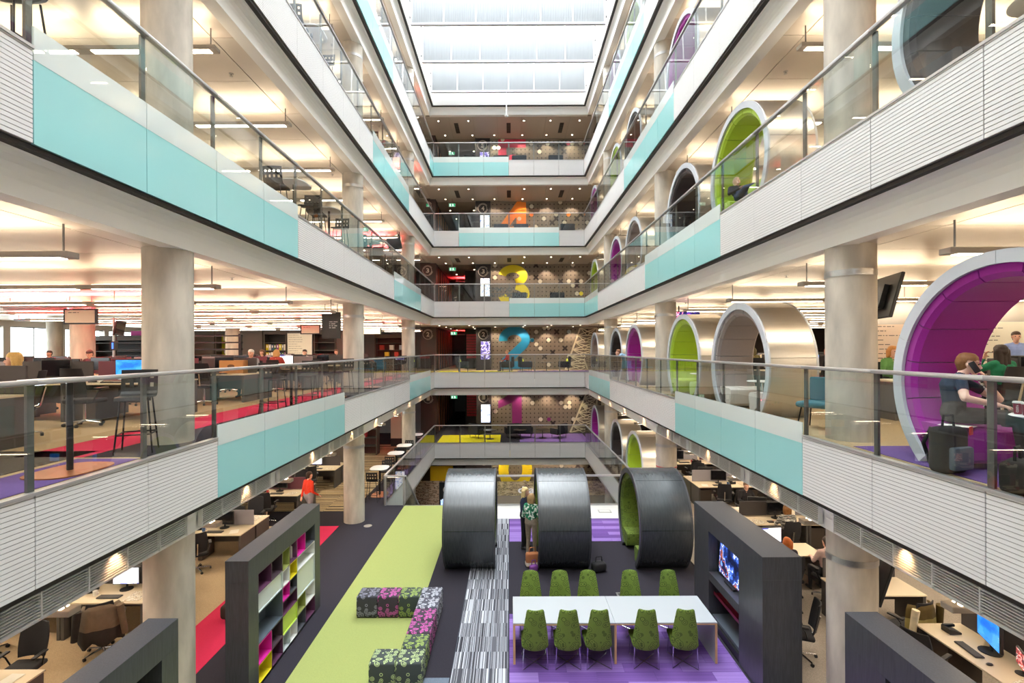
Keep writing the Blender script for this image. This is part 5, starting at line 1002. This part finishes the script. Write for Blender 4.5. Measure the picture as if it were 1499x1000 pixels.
def person(lab, loc, rot, kind, top, bottom, hair, haircol, vox=.017, skin=SKIN, sleeve='long', over=None, group=None, extra=None, sitz=0., look=0., shoe='#2a2422'):
    J = pose(kind); J.update(over or {}); ht = .93 if 'woman' in lab else 1.; caps = []
    def add(p, q, r0, r1, m): caps.append((Vector(p), Vector(q), r0, r1, m))
    hip, ch, nk, hd = J['hip'], J['chest'], J['neck'], J['head']
    wsh = .165*ht
    up = (nk-hip).normalized(); rt = J.get('rt', V(1, 0, 0)); 
    for s in (-1, 1):
        add(hip+rt*s*.075, hip+rt*s*.075+up*.10, .115, .105, 1); add(hip+rt*s*.055+up*.1, ch+rt*s*.07, .105*ht, .118*ht, 0)
        sh = nk-up*.055+rt*s*wsh; add(ch+rt*s*.07, sh-rt*s*.03-up*.03, .115*ht, .062, 0); add(nk-up*.02, sh, .055, .058, 0)
        el, wr = (J['elL'], J['wrL']) if s < 0 else (J['elR'], J['wrR']); mid = sh.lerp(el, .55)
        add(sh, mid, .06, .054, 0); add(mid, el, .050, .043, 0 if sleeve == 'long' else 2); add(el, wr.lerp(el, .06), .042, .030, 0 if sleeve == 'long' else 2)
        kn, an = (J['kneeL'], J['ankL']) if s < 0 else (J['kneeR'], J['ankR'])
        add(hip+rt*s*.09-up*.02, kn, .092, .064, 1); add(kn, an, .062, .042, 1)
        fd = J['ff']; add(an+V(0, 0, -.03), an+fd*.16+V(0, 0, -.045), .042, .034, 3); add(an-fd*.03+V(0, 0, -.04), an+fd*.02+V(0, 0, -.03), .036, .04, 3)
        d = (wr-el).normalized(); hd_dir = J.get('hdL' if s < 0 else 'hdR', d).normalized(); pn = J.get('pnL' if s < 0 else 'pnR', V(0, 0, -1)); pn = (pn-hd_dir*pn.dot(hd_dir)).normalized(); sd = hd_dir.cross(pn)
        kn0 = wr+hd_dir*.085
        for u in (-.022, 0, .022): add(wr+sd*u*.5, kn0+sd*u, .020, .014, 2)
        for u, l in ((-.033, .066), (-.011, .076), (.011, .072), (.032, .056)):
            a = kn0+sd*u; b_ = a+(hd_dir*.85+pn*.35).normalized()*l*.55; c_ = b_+(hd_dir*.45+pn*.8).normalized()*l*.5
            add(a, b_, .0105, .0095, 2); add(b_, c_, .0095, .0075, 2)
        th = wr+hd_dir*.03+sd*(.025 if s < 0 else -.025); add(th, th+(hd_dir*.6+sd*(.7 if s < 0 else -.7)+pn*.4).normalized()*.05, .014, .012, 2)
    add(hip-up*.02, hip+up*.04, .11, .11, 1)
    hf = Matrix.Rotation(look, 3, 'Z') @ J['ff']; hf = J.get('hf', hf).normalized(); hu = V(0, 0, 1); hu = (hu-hf*hu.dot(hf)).normalized(); hr = hf.cross(hu)
    add(nk-up*.03, hd-hu*.06-hf*.015, .052, .050, 2)
    add(hd+hu*.035-hf*.022, hd+hu*.035+hf*.018, .078, .076, 2); add(hd-hu*.01+hf*.035, hd-hu*.083+hf*.062, .062, .034, 2)
    add(hd+hu*.005+hf*.096, hd-hu*.028+hf*.112, .009, .014, 2)
    for s in (-1, 1): add(hd+hr*s*.078-hu*.0, hd+hr*s*.08-hu*.03-hf*.005, .014, .010, 2)
    b = MB()
    for p, q, r0, r1, m in caps: capsule(b, p, q, r0, r1, 9)
    me = remesh(b, vox)
    n = len(me.polygons); cen = np.empty(n*3, 'f4'); me.polygons.foreach_get('center', cen); cen = cen.reshape(-1, 3); best = np.full(n, 1e9); idx = np.zeros(n, 'i4')
    for p, q, r0, r1, m in caps:
        p_, q_ = np.array(p), np.array(q); d = q_-p_; L2 = max(d@d, 1e-9); t_ = np.clip(((cen-p_)@d)/L2, 0, 1); dist = np.linalg.norm(cen-(p_+t_[:, None]*d), axis=1)-(r0+(r1-r0)*t_)
        k = dist < best; best[k] = dist[k]; idx[k] = m
    tm = top if not isinstance(top, str) else mat('cloth '+top, top, .9, var=.08, scale=20)
    for m in (tm, mat('cloth '+bottom, bottom, .9, var=.08, scale=20), skin, mat('shoe '+shoe, shoe, .5)): me.materials.append(m)
    me.polygons.foreach_set('material_index', idx.tolist()); me.update()
    t = thing('person', lab, 'person', loc, rot, group); obj('body', me, t)
    hb = MB(); 
    capsule(hb, hd+hu*.052-hf*.035, hd+hu*.056+hf*.012, .083, .078); capsule(hb, hd+hu*.02-hf*.05, hd-hu*.045-hf*.045, .074, .055)
    if hair == 'long':
        for s in (-1, 0, 1): capsule(hb, hd+hr*s*.06-hf*.04+hu*.02, hd+hr*s*.065-hf*.075-hu*.24, .056, .038); 
        for s in (-1, 1): capsule(hb, hd+hr*s*.068-hf*.005+hu*.04, hd+hr*s*.082-hf*.02-hu*.13, .034, .032)
    if hair == 'bob':
        for s in (-1, 0, 1): capsule(hb, hd+hr*s*.06-hf*.04+hu*.02, hd+hr*s*.06-hf*.05-hu*.10, .054, .045)
        for s in (-1, 1): capsule(hb, hd+hr*s*.068-hf*.005+hu*.04, hd+hr*s*.08-hf*.01-hu*.08, .034, .03)
    hm = remesh(hb, max(.009, vox*.8)); hm.materials.append(mat('hair '+haircol, haircol, .6, var=.2, scale=40, stretch=(6, 6, 1))); obj('hair', hm, t)
    eb = MB(); 
    for s in (-1, 1): eb.ball(hd+hf*.089+hr*s*.032+hu*.012, .010, 8)
    obj('eyes', eb.mesh('eyes', mat('dark eye', '#2a211c', .3), True), t); obj('mouth', MB().ball(hd+hf*.094-hu*.058, (.018, .018, .006), 8).mesh('mouth', mat('lip', '#b5675c', .5), True), t)
    return t
def rotto(dx, dy): return atan2(-dx, dy)
# the man on the phone in the magenta ring
mo = dict(wrL=V(-.05, .27, .95), elL=V(-.20, .40, .74), hdL=V(.3, -.3, 1), pnL=V(0, -1, 0), wrR=V(.16, .36, .70), elR=V(.34, .06, .78), hf=V(.1, 1, -.12), kneeL=V(-.2, .46, .56), kneeR=V(.16, .5, .56), hip=V(0, -.02, .58), chest=V(0, -.02, .90), neck=V(0, .05, 1.02), head=V(0, .12, 1.14), ankL=V(-.2, .5, .08), ankR=V(.16, .55, .08))
man = person('man in a navy t-shirt sitting in the magenta ring talking on a mobile phone', (5.12, 5.83, F(2)+.03), rotto(.80, -.60), 'sit', '#243349', '#4a4442', 'short', '#8a5f38', .0085, SKIN2, 'short', mo)
lb = MB()
for k in range(14):
    u0, u1 = k/14, (k+.62)/14; P0 = V(.09, .12, 1.03).lerp(V(.02, .24, .66), u0)+V(0, .085*sin(pi*u0), 0); P1 = V(.09, .12, 1.03).lerp(V(.02, .24, .66), u1)+V(0, .085*sin(pi*u1), 0); lb.tube([P0, P1], .007, 6)
obj('lanyard', lb.mesh('lanyard', mat('white lanyard', '#e6e6e6', .7)), man)
t = thing('mobile_phone', 'black mobile phone held at the ear of the seated man', 'phone', (0, 0, 0)); t.matrix_world = Matrix.Translation((5.12, 5.83, F(2)+.03)) @ Matrix.Rotation(rotto(.80, -.60), 4, 'Z') @ Matrix.Translation((.09, .165, 1.11)) @ Matrix.Rotation(.5, 4, 'X') @ Matrix.Rotation(.25, 4, 'Z'); obj('casing', MB().rbox(-.006, .006, -.03, .03, -.065, .065, .004, 2).mesh('casing', BLACK, True), t); obj('display', MB().box(-.0065, -.006, -.026, .026, -.055, .055).mesh('display', mat('screen off', '#15151a', .12)), t)
# the two women standing by the middle charcoal ring
person('woman with long blonde hair in a navy coat standing by the middle charcoal ring', (.40, 14.25, .006), rotto(.9, -.35), 'stand', '#20243a', '#1f1d22', 'long', '#d8bd84', .012, SKIN, over=dict(wrR=V(.1, .22, 1.05), elR=V(.24, .02, 1.08), hip=V(0, 0, .92)))
PLAID = picture('green plaid', [(0, '#1f6f4e'), (.3, '#e2e6dc'), (.5, '#2b8a61'), (.66, '#cfd8cc'), (.8, '#17513b')], 0, 22., kind='voronoi', rough=.9)
person('woman in a green and white plaid shirt and taupe trousers, back to the viewer', (.56, 13.6, .006), rotto(.45, .9), 'stand', PLAID, '#8a7a6a', 'bob', '#a8865a', .012, SKIN, over=dict(wrL=V(-.12, .2, 1.0), elL=V(-.24, -.02, 1.08)))
def PS(lab, key, top, hair, hc, over=None, vox=.02, kind='desk'):
    x, y, z, r, ch = SEATS[key]; ch.location = (x, y, z); ch.rotation_euler = (0, 0, r)
    over = dict(over or {}); over.setdefault('ankL', V(-.13, .42, .025)); over.setdefault('ankR', V(.13, .46, .025))
    return person(lab, (x, y, z+.055), r, kind, top, '#2b2a30', hair, hc, vox, SKIN, 'long', over)
# second floor left
def P2(lab, x, y, n, dx, dy, top, hair, hc, kind='desk', bottom='#2b2a30', vox=.02, over=None, sleeve='long', dz=0): return person(lab, (x, y, F(n)+.006+dz), rotto(dx, dy), kind, top, bottom, hair, hc, vox, SKIN, sleeve, over)
P2('woman with blonde bobbed hair in black sitting at the nearest left second floor desk', -7.75, 7.95, 2, -.8, -.6, '#26201f', 'bob', '#d9b36c', vox=.013)
PS('man in a dark cardigan over a red shirt working under the red lit ceiling', (2, -1, 2, 3, 1), '#4b2a2a', 'short', '#3a2a22', dict(hf=V(0, 1, -.35)))
PS('dark haired person working before the left windows, second floor', (2, -1, 3, 6, 1), '#3c3a40', 'short', '#2a2220'); PS('person in red working before the left windows, second floor', (2, -1, 3, 5, 1), '#b8402e', 'short', '#8a6a50')
PS('grey haired person behind the brown cardboard box, second floor', (2, -1, 2, 0, 1), '#7a7a80', 'short', '#cfcac2'); PS('fair haired person in red behind the cardboard box, second floor', (2, -1, 3, 0, 0), '#a8433a', 'bob', '#d0a060'); PS('brown haired person left of the handwritten whiteboard, second floor', (2, -1, 3, 1, 1), '#3a4a5a', 'bob', '#6a4a30')
PS('person with dark hair resting chin on hands below the whiteboard, second floor', (2, -1, 3, 0, 1), '#c9bfb4', 'short', '#3a2a20', dict(wrL=V(-.05, .16, 1.07), elL=V(-.2, .28, .80), hdL=V(.2, -.2, 1))); PS('person with a hand raised to the face beside the middle left column, second floor', (2, -1, 4, 0, 1), '#2a262a', 'short', '#5a3a28', dict(wrL=V(-.08, .14, 1.12), elL=V(-.24, .2, .86), hdL=V(.1, -.1, 1)))
# second floor far end and right
P2('man in a red top sitting in a black armchair at the far end, second floor', -.15, 31.72, 2, -1, .1, '#c8342c', 'short', '#b89a7a', 'sit')
PS('person with auburn hair working below the wide whiteboard, second floor right', (2, 1, 0, 1, 1), '#3a3436', 'bob', '#9a5a24'); PS('woman with long dark hair in a green top, right end of the second floor', (2, 1, 0, 0, 0), '#1f7a58', 'long', '#2a1c18', dict(wrL=V(-.14, .16, 1.12), elL=V(-.26, .2, .9), hdL=V(.1, -.2, 1)), .014)
P2('man in a pale blue shirt standing before the wide whiteboard', 11.2, 11.2, 2, -.5, -.8, '#8ea2d8', 'short', '#4a3426', 'stand'); PS('person with red hair right of the pale grey ring, second floor', (2, 1, 1, 1, 1), '#3a3034', 'bob', '#b0502a')
PS('person with an olive hood seen through the pale grey ring', (2, 1, 2, 0, 0), '#6a6038', 'bob', '#5c5230'); PS('person in a cream top seen through the pale grey ring', (2, 1, 2, 1, 1), '#e2d2b4', 'short', '#c07a4a'); PS('person in an orange and green top left of the magenta ring, second floor', (2, 1, 0, 0, 1), '#5a8a4a', 'bob', '#b87a3a')
P2('person in a pale blue shirt leaning an arm on the right second floor rail', 4.93, 21.76, 2, -1, .2, '#8fb4d8', 'short', '#8a5a40', 'stand', over=dict(hip=V(0, -.22, .84), chest=V(0, .06, 1.06), neck=V(0, .16, 1.14), head=V(0, .26, 1.22), wrL=V(-.42, .28, 1.10), elL=V(-.3, .22, 1.06), kneeL=V(-.1, -.12, .46), kneeR=V(.1, -.12, .46), ankL=V(-.1, -.22, .08), ankR=V(.1, -.22, .08)))
# first floor
PS('man in a black jacket sitting at a first floor desk behind the media wall', (1, 1, 0, 0, 1), '#1d1b1f', 'short', '#6a4a34'); PS('person in a black and white striped top typing, first floor right', (1, 1, 0, 0, 0), picture('stripe top', [(0, '#1a1a1c'), (.45, '#d8d4cc'), (.5, '#1a1a1c'), (.55, '#d8d4cc'), (.6, '#1a1a1c')], 0, 6, (.2, .2, 4)), 'bob', '#8a5a2c')
P2('woman with bright red hair and a headband behind the media wall, first floor', 6.2, 11.32, 1, 0, 1, '#2a2630', 'bob', '#c8682a'); P2('person in a pale pink shirt beside the near right column, first floor', 7.08, 11.32, 1, 0, 1, '#d8b8b4', 'short', '#3a2a22')
P2('person in a bright red top and grey trousers walking past the left desks', -6.45, 16.2, 1, .5, .8, '#d8361c', 'short', '#3a2418', 'stand', '#9a9298', over=dict(kneeL=V(-.1, .2, .5), ankL=V(-.1, .14, .1), kneeR=V(.1, -.02, .49), ankR=V(.1, -.3, .12), wrL=V(-.2, -.12, .9), wrR=V(.22, .2, .95)))
# third floor: man reclining in the lime ring
P2('man in dark clothes lying back in the lime ring, third floor', 5.3, 11.4, 3, -.1, -1, '#22242c', 'short', '#c8b49a', 'sit', '#2b3a5a', .014, over=dict(hip=V(0, -.1, .56), chest=V(0, -.34, .78), neck=V(0, -.44, .9), head=V(0, -.48, 1.03), kneeL=V(-.12, .42, .66), kneeR=V(.12, .42, .62), ankL=V(-.1, .86, .55), ankR=V(.1, .86, .55), wrL=V(-.1, .04, .74), wrR=V(.1, .04, .74), elL=V(-.26, -.2, .68), elR=V(.26, -.2, .68), hf=V(0, .8, .4)))

ochair(-7.75, 7.95, F(2), rotto(-.8, -.6), 'office chair of the blonde woman at the nearest left second floor desk', True)
